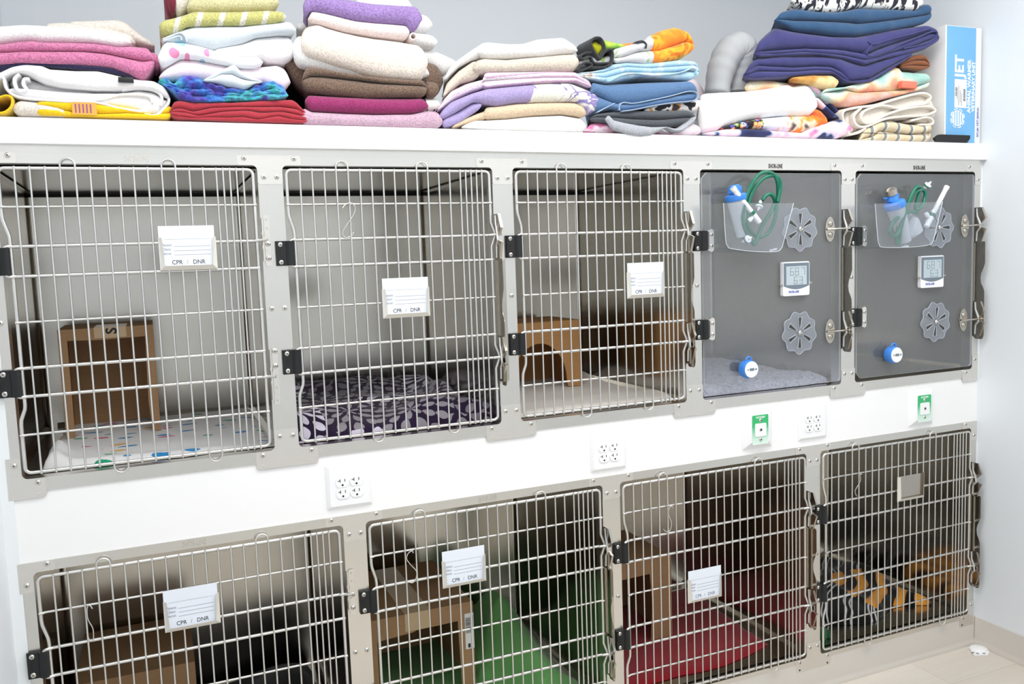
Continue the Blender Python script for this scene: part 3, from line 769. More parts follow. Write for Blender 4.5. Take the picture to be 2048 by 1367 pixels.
def four():
    g = 'oxygen kit in the left clear pocket'
    cup('cloudy humidifier bottle with blue lid in the left clear pocket', Q4([(440, 985)])[0], Q4([(330, 270)])[0], -.042, .0170, .0300, M['blue'], g)
    c = atY(*Q4([(320, 240)])[0], -.030)
    flow_tube('white flow meter tube leaning left in the left clear pocket', Q4([(670, 780)])[0], Q4([(312, 310)])[0], -.066, .0082, g, 1)
    tube_thing('oxygen_tubing', 'coiled glossy green oxygen tubing in the left clear pocket', 'tubing', Q4([(715, 480), (760, 420), (820, 395), (870, 440), (885, 520), (840, 620), (770, 740), (700, 860), (610, 1080), (560, 1010), (505, 930), (460, 800), (455, 640), (490, 450), (560, 280), (660, 140), (770, 95), (870, 130), (920, 220), (930, 380), (915, 560), (880, 760), (800, 920), (690, 985), (600, 950), (530, 850), (505, 700), (530, 500), (600, 330), (720, 190), (850, 140), (930, 170), (965, 270), (950, 380), (925, 500)]),
        [-.060]*4+[-.052]*4+[-.060]*3+[-.066]*8+[-.056]*3+[-.050]*3+[-.062]*4+[-.064]*7, .0060, M['green'], g)
    conn_disc('white disc connector at the bottom of the left clear pocket', Q4([(518, 1010)])[0], -.066, (.15, -1, .35), g)
    conn_disc('small white connector on the end of the coiled green tubing', Q4([(672, 565)])[0], -.058, (-.45, -.2, -.8), g)
    o = atY(*Q4([(860, 1165)])[0], -.030)
    m = MB(); m.tube([(-.012, 0, 0), (.008, -.002, .003)], .0028, 8); m.tube([(.000, -.002, .002), (.014, 0, .0045)], .0028, 8)
    tag(put('luer_fitting', m.mesh('luer_fitting', M['white'], smooth=40), None, o), 'small white fitting lying at the bottom of the left clear pocket', 'fitting', g)
def five():
    g = 'oxygen kit in the right clear pocket'
    root, A, ax, u, L = cup('cloudy humidifier bottle with blue lid and steel cap in the right clear pocket', Q5([(620, 1090)])[0], Q5([(395, 345)])[0], -.042, .0200, .0315, M['blue'], g)
    m = MB(); m.lathe([(.0205, 0), (.0215, .005), (.0205, .017), (.013, .024), (.002, .026)], ax*(L*.96), ax, 22); put('steel_cap', m.mesh('steel_cap', M['latch'], smooth=40), root)
    m = MB(); m.tube([ax*(L*.93)+u*.010, ax*(L*.93)+u*.030+ax*.004, ax*(L*.95)+u*.036+ax*.006], .0026, 8); put('spout', m.mesh('spout', M['blue'], smooth=40), root)
    P = [atY(*p, -.030) for p in Q5([(640, 640), (750, 650), (850, 940), (760, 1030), (600, 1090), (560, 1060)])]
    o = P[4]; m = MB()
    cz = sum((p.z for p in P))/6; cxx = sum((p.x for p in P))/6
    vs = [p+Vector((0, -.002, 0)) for p in P]+[Vector((cxx+(p.x-cxx)*.55, -.058, cz+(p.z-cz)*.55)) for p in P]+[p+Vector((0, .004, 0)) for p in P]
    m.add(vs, [(i, (i+1) % 6, (i+1) % 6+6, i+6) for i in range(6)]+[list(range(6, 12))]+[(i+12, (i+1) % 6+12, (i+1) % 6, i) for i in range(6)])
    tag(put('oxygen_mask', m.mesh('oxygen_mask', M['mask'], o, smooth=50), None, o), 'cloudy cone-shaped oxygen mask in the right clear pocket', 'mask', g)
    flow_tube('white flow meter tube leaning right out of the right clear pocket', Q5([(930, 860)])[0], Q5([(1245, 250)])[0], -.045, .0082, g, 1)
    tube_thing('oxygen_tubing', 'looped green oxygen tubing hanging in the right clear pocket', 'tubing', Q5([(800, 650), (720, 630), (640, 650), (560, 680), (440, 780), (380, 880), (380, 960), (440, 1000), (500, 960), (560, 800), (620, 620), (680, 440), (740, 310), (800, 250), (850, 265), (830, 330), (800, 420), (770, 560), (790, 600), (860, 560), (900, 450), (915, 350), (880, 300), (800, 310), (720, 400), (650, 560), (590, 740), (540, 900), (520, 1090), (488, 1110), (480, 1000), (510, 860)]),
        [-.055]*4+[-.066]*10+[-.052]*6+[-.045]*3+[-.060]*9, .0060, M['green'], g)
    conn_disc('white and green disc connector above the right clear pocket', Q5([(955, 225)])[0], -.050, (.25, -.75, .75), g)
    o = atY(*Q5([(610, 1160)])[0], -.034)
    m = MB(); m.tube([(-.014, 0, 0), (.014, 0, .001)], .0030, 8); m.tube([(0, 0, 0), (0, -.002, .005)], .0025, 8)
    tag(put('luer_fitting', m.mesh('luer_fitting', M['white'], smooth=40), None, o), 'small white fitting lying at the bottom of the right clear pocket', 'fitting', g)
four(); five()

# ------------------------------------------------------------------ cartons and bedding inside the cages
def carton(label, x0, x1, y0, y1, z0, z1, hole, mat, t=.005, lid=True):
    """open box lying on its base; hole: polygon notch (x,z) list running along the bottom edge of the front, or None"""
    root = thing('cardboard_box', label, 'box', ((x0+x1)/2, (y0+y1)/2, z0), 'cardboard boxes inside the cages')
    ox, oy = (x0+x1)/2, (y0+y1)/2
    poly = [(x0-ox, z1-z0), (x0-ox, 0)]+[(a-ox, c-z0) for a, c in hole]+[(x1-ox, 0), (x1-ox, z1-z0)]
    m = MB(); m.prism(poly, y0-oy, y0-oy+t, 'Y'); put('front_panel', m.mesh('front_panel', mat, smooth=0), root)
    m = MB(); m.box(x0-ox, x0-ox+t, y0-oy+t, y1-oy, 0, z1-z0); m.box(x1-ox-t, x1-ox, y0-oy+t, y1-oy, 0, z1-z0); m.box(x0-ox+t, x1-ox-t, y1-oy-t, y1-oy, 0, z1-z0)
    put('side_panels', m.mesh('side_panels', mat, smooth=0), root)
    m = MB(); m.box(x0-ox, x1-ox, y0-oy, y1-oy, z1-z0, z1-z0+t*.8); put('top_panel', m.mesh('top_panel', mat, smooth=0), root)
    return root, ox, oy
def bedding(name, label, cat, x0, x1, y0, y1, z, hf, mat, nx=60, ny=60, group=None, rag=.008, seed=0, inset=None):
    """a blanket spread on a cage floor: hf(u,v,x,y) is its height, u across and v from the front"""
    m = MB(); vs = []; 
    for j in range(ny+1):
        for i in range(nx+1):
            u, v = i/nx, j/ny
            e = min(u, 1-u, v, 1-v); k = min(1.0, e*12); k = sqrt(max(0.0, 1-(1-k)**2))
            xa, xb, ya, yb = x0, x1, y0, y1
            if inset: xa, xb, ya, yb = inset(u, v, x0, x1, y0, y1)
            x = xa+(xb-xa)*u; y = ya+(yb-ya)*v
            x += rag*noise.noise(Vector((v*6, seed, u*2))); y += rag*noise.noise(Vector((u*6, seed+5, v*2)))
            h = hf(u, v, x, y)
            vs.append((x, y, z+max(.001, h*(.12+.88*k))))
    W_ = nx+1; fs = [(j*W_+i, j*W_+i+1, (j+1)*W_+i+1, (j+1)*W_+i) for j in range(ny) for i in range(nx)]
    b = len(vs); ring = [i for i in range(nx)]+[j*W_+nx for j in range(ny)]+[ny*W_+i for i in range(nx, 0, -1)]+[j*W_ for j in range(ny, 0, -1)]
    vs += [(vs[i][0], vs[i][1], z+.0004) for i in ring]; n = len(ring)
    fs += [(ring[k], b+k, b+(k+1) % n, ring[(k+1) % n]) for k in range(n)]; fs.append([b+k for k in range(n)])
    m.add(vs, fs); o = Vector(((x0+x1)/2, (y0+y1)/2, z))
    return tag(put(name, m.mesh(name, mat, o, smooth=80), None, o), label, cat, group)
def nz(x, y, s, seed=0): return noise.noise(Vector((x*s, y*s, seed)))
def ng(x, y, s, seed=0):
    return max(0.0, 1-3.0*abs(noise.noise(Vector((x*s, y*s, seed)))))
GB = 'bedding inside the cages'
def pat_dabs(t):
    v = t.coord(scale=(1, 1.8, 1)); v2 = t.n.new('ShaderNodeVectorMath'); v2.operation = 'ADD'
    nn = t.noise(v, 22, 2); t.link(v, v2.inputs[0]); sc = t.n.new('ShaderNodeVectorMath'); sc.operation = 'SCALE'; sc.inputs['Scale'].default_value = .035
    t.link(nn.outputs['Color'], sc.inputs[0]); t.link(sc.outputs[0], v2.inputs[1])
    vo = t.voro(v2.outputs[0], 12.5); m = t.math('LESS_THAN', vo.outputs['Distance'], .25)
    sep = t.n.new('ShaderNodeSeparateColor'); t.link(vo.outputs['Color'], sep.inputs[0])
    keep = t.math('LESS_THAN', sep.outputs[1], .78)
    col = t.ramp(sep.outputs[0], [(0, (40, 140, 205)), (.3, (225, 70, 130)), (.5, (35, 165, 125)), (.68, (60, 150, 215)), (.82, (235, 180, 50)), (.92, (190, 50, 110))], 'CONSTANT')
    return t.mix(t.math('MULTIPLY', m, keep), (240, 240, 240), col)
def petals(t, scale, bg, c1, c2, c3, useuv=False):
    v = t.coord(); vo = t.voro(v, scale, 'F1', .75)
    sub = t.n.new('ShaderNodeVectorMath'); sub.operation = 'SUBTRACT'
    scl = t.n.new('ShaderNodeVectorMath'); scl.operation = 'SCALE'; scl.inputs['Scale'].default_value = scale
    t.link(v, scl.inputs[0]); t.link(scl.outputs[0], sub.inputs[0])
    sp2 = t.n.new('ShaderNodeVectorMath'); sp2.operation = 'SCALE'; sp2.inputs['Scale'].default_value = scale
    t.link(vo.outputs['Position'], sp2.inputs[0]); t.link(sp2.outputs[0], sub.inputs[1])
    s = t.n.new('ShaderNodeSeparateXYZ'); t.link(sub.outputs[0], s.inputs[0])
    ang = t.math('ARCTAN2', t.math('ADD', s.outputs[1], s.outputs[2]), s.outputs[0])
    r = vo.outputs['Distance']
    ring = t.math('MULTIPLY', r, 4.6); rf = t.math('FRACT', ring); ri = t.math('FLOOR', ring)
    pet = t.math('SINE', t.math('ADD', t.math('MULTIPLY', ang, t.math('ADD', t.math('MULTIPLY', ri, 4.0), 6.0)), t.math('MULTIPLY', ri, 1.57)))
    radial = t.math('SINE', t.math('MULTIPLY', rf, pi))
    val = t.math('ADD', pet, t.math('MULTIPLY', radial, 1.35))
    m = t.math('GREATER_THAN', val, 1.02)
    sep = t.n.new('ShaderNodeSeparateColor'); t.link(vo.outputs['Color'], sep.inputs[0])
    col = t.ramp(sep.outputs[0], [(0, c1), (.45, c2), (.8, c3)], 'CONSTANT')
    return t.mix(t.math('MULTIPLY', m, t.math('LESS_THAN', r, .74)), bg, col)
M['dabs'] = fabric('dabbed_white_cotton', (245, 245, 245), .15, 500, pattern=pat_dabs)
M['petal'] = fabric('purple_flower_fleece', (50, 30, 70), .2, 500, pattern=lambda t: petals(t, 6.0, (40, 24, 52), (150, 144, 152), (222, 214, 232), (128, 120, 132)))
M['cream'] = fabric('cream_cotton', (238, 232, 224), .2, 500)
M['greymat'] = fabric('grey_lavender_fleece', (180, 180, 200), .5, 120, pattern=lambda t: t.ramp(t.noise(t.coord(), 55, 4, .7).outputs['Fac'], [(.3, (140, 142, 164)), (.44, (212, 212, 230)), (.8, (226, 226, 240))]))
M['greenb'] = fabric('green_fleece', (104, 164, 94), .2, 500)
M['redb'] = fabric('red_fleece', (160, 30, 42), .2, 500)
M['blackb'] = fabric('black_fleece', (20, 20, 21), .2, 500)
def pat_tiger(t):
    v = t.coord(rot=(0, 0, .9)); w = t.n.new('ShaderNodeTexWave'); w.inputs['Scale'].default_value = 4.0; w.inputs['Distortion'].default_value = 5.0; w.inputs['Detail'].default_value = 1.5; w.inputs['Detail Scale'].default_value = 1.2
    t.link(v, w.inputs['Vector']); sp = t.n.new('ShaderNodeSeparateXYZ'); t.link(t.coord(), sp.inputs[0])
    n = t.noise(t.coord(), 4, 1)
    right = t.math('GREATER_THAN', t.math('ADD', t.math('ADD', sp.outputs[0], t.math('MULTIPLY', n.outputs['Fac'], .2)), t.math('MULTIPLY', sp.outputs[1], .25)), .10)
    o = t.ramp(w.outputs['Fac'], [(0, (16, 15, 15)), (.42, (18, 16, 15)), (.50, (226, 140, 40)), (1, (246, 170, 62))])
    b = t.ramp(w.outputs['Fac'], [(0, (15, 15, 15)), (.72, (15, 15, 15)), (.82, (215, 220, 222)), (.9, (220, 225, 228)), (.96, (16, 16, 16))])
    right = t.math('MULTIPLY', right, t.math('LESS_THAN', t.math('ADD', sp.outputs[1], t.math('MULTIPLY', n.outputs['Fac'], .06)), .05))
    return t.mix(right, b, o)
M['tiger'] = fabric('tiger_print_fleece', (230, 150, 50), .15, 500, pattern=pat_tiger)

FU, FL = FLOOR_U+.0008, FLOOR_L+.0008
def fill_cages():
    # box marked S on the dabbed blanket
    z0 = FU+.013
    x0, x1, y0, y1, z1 = -.238, -.002, .40, .64, rel(-.150)
    h = [(x0+.022, z0), (x0+.022, z1-.026), (x0+.10, z1-.029), (x1-.022, z1-.026), (x1-.026, z0+.08), (x1-.020, z0)]
    b, ox, oy = carton('tall brown cardboard box marked S on the dabbed white blanket, upper left cage', x0, x1, y0, y1, z0, z1, h, M['carton'])
    m = MB(); m.box(-.03, .05, -.12, .02, z1-z0+.0042, z1-z0+.0047); m.box(-.03, .05, -.1206, -.1200, z1-z0-.024, z1-z0+.0047); tp = put('tape_strip', m.mesh('tape_strip', M['tape'], smooth=0), b)
    put('lettering', text_mesh('S', .038, M['slot'], .0002, bold=.001, rot=pi/2), tp, (.014, -.1208, z1-z0-.006))
    bedding('blanket', 'white blanket with coloured dabs on the floor of the upper left cage', 'blanket', -.262, .262, .060, .700, FU,
            lambda u, v, x, y: .014+.003*nz(x, y, 7)+.045*exp(-((u-.045)/.05)**2)*exp(-((v-.16)/.16)**2)+.012*exp(-((v-.03)/.03)**2)*(1-u)-.006*u, M['dabs'], 80, 80, GB, .012, 3)
    # flowered blanket
    bedding('blanket', 'dark purple blanket with grey and white flowers, rumpled on its cage floor', 'blanket', .300, .874, .052, .690, FU,
            lambda u, v, x, y: .030+.030*exp(-((v-.10-.10*sin(u*5))/.10)**2)+.030*ng(x, y, 3.2, 4)*(.3+.7*v)+.022*nz(x, y, 6, 2)+.045*exp(-((u-.88)/.06)**2)*exp(-((v-.42)/.25)**2)+.035*exp(-((v-.9)/.12)**2), M['petal'], 90, 90, GB, .012, 8)
    # arched box on the cream towel
    z0 = FU+.014; x0, x1, y0, y1 = 1.070, 1.340, .425, .66; z1 = rel(-.218)
    ar = [(1.090, z0)]+[(1.185-.105*cos(R(a))*(1 if a < 90 else .95), z0+.02+.135*sin(R(a))) for a in range(0, 181, 12)]+[(1.288, z0)]
    carton('light tan cardboard box with arched hole on the cream towel', x0, x1, y0, y1, z0, z1, ar, M['cartonb'])
    bedding('towel', 'cream folded towel under the tan box with the arched hole', 'towel', .912, 1.470, .056, .690, FU,
            lambda u, v, x, y: .013+.003*nz(x, y, 6)+.022*exp(-((u-.985)/.03)**2)*exp(-((v-.12)/.12)**2)+.030*exp(-((u-.90)/.035)**2)*exp(-((v-.80)/.2)**2), M['cream'], 70, 70, GB, .010, 11)
    bedding('fleece_mat', 'mottled grey lavender fleece mat behind the left acrylic door', 'mat', 1.528, 2.085, .056, .690, FU,
            lambda u, v, x, y: .030+.010*nz(x, y, 9)+.006*nz(x, y, 40, 3)-.012*exp(-((v-.30)/.05)**2)*(u < .5), M['greymat'], 90, 90, GB, .010, 14)
    # lower left: black bedding, dark box
    z0 = FL+.02
    x0, x1, y0, y1, z1 = -.262, .040, .34, .70, rel(-1.105)
    carton('brown cardboard box at the back of the lower left cage with black bedding', x0, x1, y0, y1, z0, z1, [(x0+.04, z0), (x0+.04, z1-.06), (x1-.04, z1-.06), (x1-.04, z0)], M['carton'])
    bedding('blanket', 'black blanket covering the floor of the lower left cage', 'blanket', -.285, .405, .056, .700, FL,
            lambda u, v, x, y: .020+.010*nz(x, y, 5)+.11*exp(-((u-.86)/.16)**2)*exp(-((v-.55)/.4)**2), M['blackb'], 60, 60, GB, .010, 17)
    # green blanket and labelled box
    z0 = FL+.032; x0, x1, y0, y1, z1 = .500, .842, .235, .640, rel(-1.046)
    hp = [(x0+.040, z0), (x0+.040, z1-.063), (x0+.15, z1-.056), (x0+.16, z1-.052), (x1-.050, z1-.050), (x1-.046, z0+.10), (x1-.044, z0)]
    b, ox, oy = carton('brown cardboard box with barcode label beside the green blanket', x0, x1, y0, y1, z0, z1, hp, M['carton'])
    m = MB(); hz = z1-z0
    m.box(-.045, .035, -.2030, .20, hz+.0042, hz+.0047); m.box(-.045, .035, y0-oy-.0006, y0-oy, hz-.050, hz+.0047); put('tape_strip', m.mesh('tape_strip', M['tape'], smooth=0), b)
    m = MB(); m.box(x1-ox-.028, x1-ox+.0005, y0-oy-.0008, y0-oy-.0002, hz-.145, hz-.032); l = put('barcode_label', m.mesh('barcode_label', M['label'], smooth=0), b)
    m = MB(); zc = hz-.045
    for k in range(22):
        w = random.choice((.0006, .0011, .0018)); m.box(x1-ox-.026, x1-ox-.010, y0-oy-.0011, y0-oy-.0008, zc-w, zc); zc -= w+random.choice((.0008, .0014))
    m.box(x1-ox-.020, x1-ox-.012, y0-oy-.0011, y0-oy-.0008, hz-.141, hz-.128)
    for k in range(14): m.box(x1-ox-.0065, x1-ox-.0015, y0-oy-.0011, y0-oy-.0008, hz-.040-k*.0035-.0015, hz-.040-k*.0035)
    put('barcode', m.mesh('barcode', M['slot'], smooth=0), l)
    bedding('blanket', 'rumpled green blanket heaped beside the labelled box in a lower cage', 'blanket', .478, 1.160, .056, .680, FL,
            lambda u, v, x, y: .030+.008*nz(x, y, 6)+(.205*exp(-((x-.990)/.105)**2)*exp(-((y-.44)/.20)**2)+.07*exp(-((x-1.03)/.07)**2)*exp(-((y-.20)/.14)**2)+.02*ng(x, y, 5, 2)*(x > .87)), M['greenb'], 90, 80, GB, .012, 21)
    # red blanket
    z0 = FL+.012; x0, x1, y0, y1, z1 = 1.270, 1.622, .325, .640, rel(-1.062)
    hp = [(x0+.03, z0), (x0+.03, z1-.055), (x1-.088, z1-.050), (x1-.080, z1-.16), (x1-.088, z0)]
    carton('brown cardboard box with cut-out front on the red blanket', x0, x1, y0, y1, z0, z1, hp, M['carton'])
    bedding('blanket', 'flat red blanket on the floor of a lower cage', 'blanket', 1.236, 1.935, .060, .690, FL,
            lambda u, v, x, y: .011+.003*nz(x, y, 6)+.004*ng(x, y, 4, 1), M['redb'], 70, 70, GB, .012, 24,
            inset=lambda u, v, a, b, c, d: (a, b-.045*(1-v), c+.012+.055*u*u+.014*sin(u*7), d))
    # tiger blanket
    bedding('blanket', 'tiger-striped orange, black and white blanket folded in the lower right cage', 'blanket', 2.050, 2.670, .075, .660, FL,
            lambda u, v, x, y: .024+.045*exp(-((v-.30-.25*u)/.22)**2)+.010*ng(x, y, 5, 3)+.010*nz(x, y, 7), M['tiger'], 90, 80, GB, .012, 27,
            inset=lambda u, v, a, b, c, d: (a+.06*(1-v), b-.02, c+.06+.06*sin(u*9+1)*(1-v)*.5-.0*u, d))
    bedding('cloth', 'small crumpled dark green cloth at the front of the lower right cage', 'cloth', 2.005, 2.115, .075, .230, FL,
            lambda u, v, x, y: .020+.020*ng(x, y, 12, 5)+.010*nz(x, y, 20), fabric('dark_green_cloth', (22, 96, 52), .2, 500), 40, 40, GB, .02, 31)
fill_cages()
# ------------------------------------------------------------------ folded towels on the shelf
def zf(x0, y0, s): return lambda p: (x0+p[0]*s, y0+p[1]*s)
A1 = zf(0, 0, .20478); A2 = zf(300, 0, .20482); A3 = zf(570, 0, .20480); A4 = zf(870, 40, .18286)
A5 = zf(1140, 40, .18289); A6 = zf(1380, 60, .17553); A7 = zf(1480, 0, .21944)
def interp(poly, x):
    if x <= poly[0][0]: return poly[0][1]
    for (a, b), (c, d) in zip(poly, poly[1:]):
        if x <= c: return b+(d-b)*((x-a)/(c-a) if c > a else 0)
    return poly[-1][1]
def smoothed(poly, n=160):
    """curve through traced points resampled on even x with rounded corners"""
    x0, x1 = poly[0][0], poly[-1][0]; xs = [x0+(x1-x0)*i/n for i in range(n+1)]
    zs = [interp(poly, x) for x in xs]
    for _ in range(3): zs = [zs[0]]+[(zs[i-1]+2*zs[i]+zs[i+1])/4 for i in range(1, n)]+[zs[-1]]
    return list(zip(xs, zs))
def fold_body(m, uv, zmap, curves, Yf, depth, wr=.0022, seed=0, rend=.016, bulge=.024, step=.0055, zmin=None, taper=None, bob=0.0, NA=7):
    """a folded cloth: curves are traced from top to bottom, each gap between two being one rounded fold"""
    G = []
    for c in curves:
        q = []
        for p in c:
            w_ = atY(*zmap(p), Yf); q.append((w_.x, w_.z))
        q.sort(); G.append(smoothed(q))
    xa = min(g[0][0] for g in G); xb = max(g[-1][0] for g in G)
    if taper is None: taper = max(0.0, min(.62, .85*xa/2.15))
    back = lambda x, y: x+taper*max(0.0, y-Yf)*(1-(x-xa)/(xb-xa))
    n = max(12, int((xb-xa)/step)); xs = []
    for i in range(n+1):
        t = i/n; xs.append(xa+(xb-xa)*t)
    pre = [xa+rend*(1-cos(pi/2*k/5)) for k in range(6)]
    xs = pre+[x for x in xs if xa+rend*1.05 < x < xb-rend*1.05]+[xb-(x-xa) for x in reversed(pre)]
    L = None; vs = []; U = []
    for x in xs:
        d = min(x-xa, xb-x); e = 1.0
        if d < rend: e = sqrt(max(.012, 1-(1-d/rend)**2))
        Z = [interp(g, x) for g in G]
        for i in range(1, len(Z)): Z[i] = min(Z[i], Z[i-1]-.0003)
        if zmin is not None: Z = [max(z, zmin+.0003*(len(Z)-i)) for i, z in enumerate(Z)]
        zm = (Z[0]+Z[-1])/2; push = (1-e)*rend*.8
        Z = [zm+(z-zm)*e for z in Z]
        ring = []; u0 = 0
        zbot = Z[-1]
        for j in range(len(Z)-1, 0, -1):
            zb, zt = Z[j], Z[j-1]; h = zt-zb; mid = (zb+zt)/2
            jit = .0035*noise.noise(Vector((x*7, j*3.1, seed)))
            for k in range(NA):
                a = R(-82+164*k/(NA-1)); zz_ = mid+h/2*sin(a); yy = Yf+push+jit+min(h*.62, bulge)*(1-cos(a))
                q = Vector((x*9, zz_*14, seed+j)); wv = noise.noise(q); w2 = noise.noise(q*3.1)
                if bob: yy -= bob*(.55-noise.voronoi(Vector((x*62, yy*30, zz_*80+seed)))[0][0])
                ring.append(((x, yy+wr*1.4*wv+wr*.5*w2, zz_+wr*.5*noise.noise(q+Vector((5, 5, 5)))*cos(a)), (x, zz_-zbot)))
        ztop = ring[-1][0][2]; yf = ring[-1][0][1]; zb0 = ring[0][0][2]
        for k in (1, 2, 3, 4):
            t = k/4; ring.append(((back(x, yf+(Yf+depth-yf)*t), yf+(Yf+depth-yf)*t, ztop+wr*1.2*noise.noise(Vector((x*6, t*3, seed+9)))*(t < .99)), (x, Z[0]-zbot+depth*t)))
        ring.append(((back(x, Yf+depth), Yf+depth+.006, zm), (x, Z[0]-zbot+depth+.02)))
        for k in (4, 3, 2, 1): 
            t = k/4; ring.append(((back(x, yf+(Yf+depth-yf)*t), yf+(Yf+depth-yf)*t, zb0), (x, -depth*t)))
        if L is None: L = len(ring)
        vs += [r[0] for r in ring]; U += [r[1] for r in ring]
    nx = len(xs); fs = [(i*L+k, i*L+(k+1) % L, (i+1)*L+(k+1) % L, (i+1)*L+k) for i in range(nx-1) for k in range(L)]
    fs.append(list(range(L-1, -1, -1))); fs.append([(nx-1)*L+k for k in range(L)])
    m.add(vs, fs); uv += U
def ribbon(m, uv, zmap, path, Yf, depth, t=.006, sub=6, seed=0, mi=0, closed=False):
    """an open folded edge of cloth facing forward: the traced path is extruded back along the shelf"""
    P = []
    for p in path:
        w_ = atY(*zmap(p), Yf); P.append(Vector((w_.x, 0, w_.z)))
    P = catmull(P, sub, closed); n = len(P); N = []
    for i in range(n):
        d = (P[(i+1) % n]-P[i-1]) if closed else (P[min(i+1, n-1)]-P[max(i-1, 0)])
        d.normalize(); N.append(Vector((-d.z, 0, d.x)))
    st = [(0, .45), (.0015, .85), (.004, 1.0), (depth*.5, 1.0), (depth, 1.0)]
    vs = []; U = []; acc = 0
    for i in range(n):
        if i: acc += (P[i]-P[i-1]).length
        jy = .003*noise.noise(Vector((acc*25, seed, 3)))
        ring = []
        for s in (1, -1):
            for (y, k) in (st if s > 0 else reversed(st)):
                q = P[i]+N[i]*(s*t/2*k); ring.append((q.x, Yf+y+jy, q.z)); U.append((acc, y))
        vs += ring
    L = 2*len(st); fs = [(i*L+k, i*L+(k+1) % L, ((i+1) % n)*L+(k+1) % L, ((i+1) % n)*L+k) for i in range(n if closed else n-1) for k in range(L)]
    if not closed: fs.append(list(range(L-1, -1, -1))); fs.append([(n-1)*L+k for k in range(L)])
    m.add(vs, fs, mi); uv += U
def cloth(name, label, cat, mat, zmap, group, body=(), ribs=(), **kw):
    """body: list of (curves, Yf, depth, opts); ribs: list of (path, Yf, depth, thickness)"""
    m = MB(); uv = []
    for b in body: fold_body(m, uv, zmap, b[0], b[1], b[2], **(b[3] if len(b) > 3 else {}))
    for r in ribs: ribbon(m, uv, zmap, r[0], r[1], r[2], r[3], seed=len(m.v) % 17, **(r[4] if len(r) > 4 else {}))
    lo = [min(v[i] for v in m.v) for i in range(3)]; hi = [max(v[i] for v in m.v) for i in range(3)]
    o = Vector(((lo[0]+hi[0])/2, (lo[1]+hi[1])/2, lo[2]))
    return tag(put(name, m.mesh(name, mat, o, smooth=70, uv=uv), None, o), label, cat, group)
def uvw(t, scale=(1, 1, 1), rot=(0, 0, 0)): return t.coord('UV', scale, rot)
def pat_bands(stops, freq, axis='X', rot=0.0, interp='CONSTANT', dist=0.0):
    def f(t):
        v = uvw(t, (1, 1, 1), (0, 0, rot)); s = t.n.new('ShaderNodeSeparateXYZ'); t.link(v, s.inputs[0])
        x = s.outputs[0 if axis == 'X' else 1]
        if dist: x = t.math('ADD', x, t.math('MULTIPLY', t.noise(v, 20, 2).outputs['Fac'], dist))
        return t.ramp(t.math('FRACT', t.math('MULTIPLY', x, freq)), stops, interp)
    return f
def pat_noise(stops, scale, detail=2, interp='LINEAR', rough=.5, sc=(1, 1, 1), dist=0.0):
    return lambda t: t.ramp(t.noise(t.coord('Object', sc), scale, detail, rough, dist).outputs['Fac'], stops, interp)
W1 = (248, 247, 246)
T = {}
T['white'] = fabric('white_terry', W1, .3, 260)
T['white2'] = fabric('soft_white_cotton', (246, 245, 246), .12, 300)
T['cream1'] = fabric('pale_cream_blanket', (240, 232, 222), .35, 260)
T['pink'] = fabric('bright_pink_terry', (232, 140, 184), .6, 260)
T['navyd'] = fabric('dark_navy_terry', (52, 48, 84), .5, 260)
T['yellow'] = fabric('yellow_blanket', (246, 206, 34), .2, 260)
T['maroon'] = fabric('maroon_cloth', (122, 44, 62), .3, 260)
T['lemon'] = fabric('lemon_terry', (232, 226, 178), .4, 260)
T['lime'] = fabric('lime_terry', (214, 208, 108), .5, 260, pattern=pat_bands([(0, (208, 206, 130)), (.74, (242, 238, 222))], 21, 'X', .32))
T['bluegrey'] = fabric('pale_blue_grey_cotton', (214, 223, 230), .12, 260)
T['palepink'] = fabric('pale_pink_cotton', (240, 226, 234), .12, 260)
def pat_print(t):
    v = t.coord('Object', (1, .2, 1)); vo = t.voro(v, 44); sep = t.n.new('ShaderNodeSeparateColor'); t.link(vo.outputs['Color'], sep.inputs[0])
    s = t.n.new('ShaderNodeSeparateXYZ'); t.link(t.coord(), s.inputs[0])
    zone = t.math('MULTIPLY', t.math('LESS_THAN', s.outputs[0], -.005), t.math('GREATER_THAN', s.outputs[0], -.105))
    m = t.math('MULTIPLY', t.math('MULTIPLY', t.math('LESS_THAN', vo.outputs['Distance'], .52), t.math('LESS_THAN', sep.outputs[1], .7)), zone)
    return t.mix(m, (249, 249, 250), t.ramp(sep.outputs[0], [(0, (150, 206, 228)), (.4, (244, 150, 190)), (.7, (246, 176, 90)), (.85, (160, 210, 230))], 'CONSTANT'))
T['print'] = fabric('white_cotton_with_pastel_print', W1, .1, 400, pattern=pat_print)
T['crumple'] = fabric('pale_grey_sheet', (212, 221, 228), .08, 300)
T['knit'] = fabric('blue_teal_chunky_knit', (70, 100, 190), .4, 160, pattern=pat_noise([(.30, (62, 66, 160)), (.42, (96, 86, 186)), (.48, (58, 112, 200)), (.56, (92, 160, 220)), (.62, (70, 190, 186)), (.72, (88, 84, 176))], 16, 2, sc=(1, .3, 1.6)))
T['red'] = fabric('red_jersey', (178, 58, 70), .2, 260)
T['purple'] = fabric('lilac_purple_terry', (176, 146, 212), .6, 260)
T['blush'] = fabric('blush_terry', (250, 236, 234), .35, 260)
T['cream2'] = fabric('cream_terry', (252, 240, 228), .4, 260)
T['brown'] = fabric('brown_plush', (148, 122, 104), .9, 320)
T['magenta'] = fabric('magenta_terry', (164, 58, 114), .5, 260)
T['mauve'] = fabric('mauve_pink_terry', (218, 184, 204), .5, 260)
T['beige'] = fabric('beige_terry', (236, 224, 208), .45, 260)
T['stripe'] = fabric('pink_striped_terry', (230, 190, 220), .4, 260, pattern=pat_bands([(0, (206, 142, 194)), (.28, (246, 238, 244)), (.55, (234, 196, 226)), (.80, (250, 246, 248))], 40, 'Y', 0, 'LINEAR'))
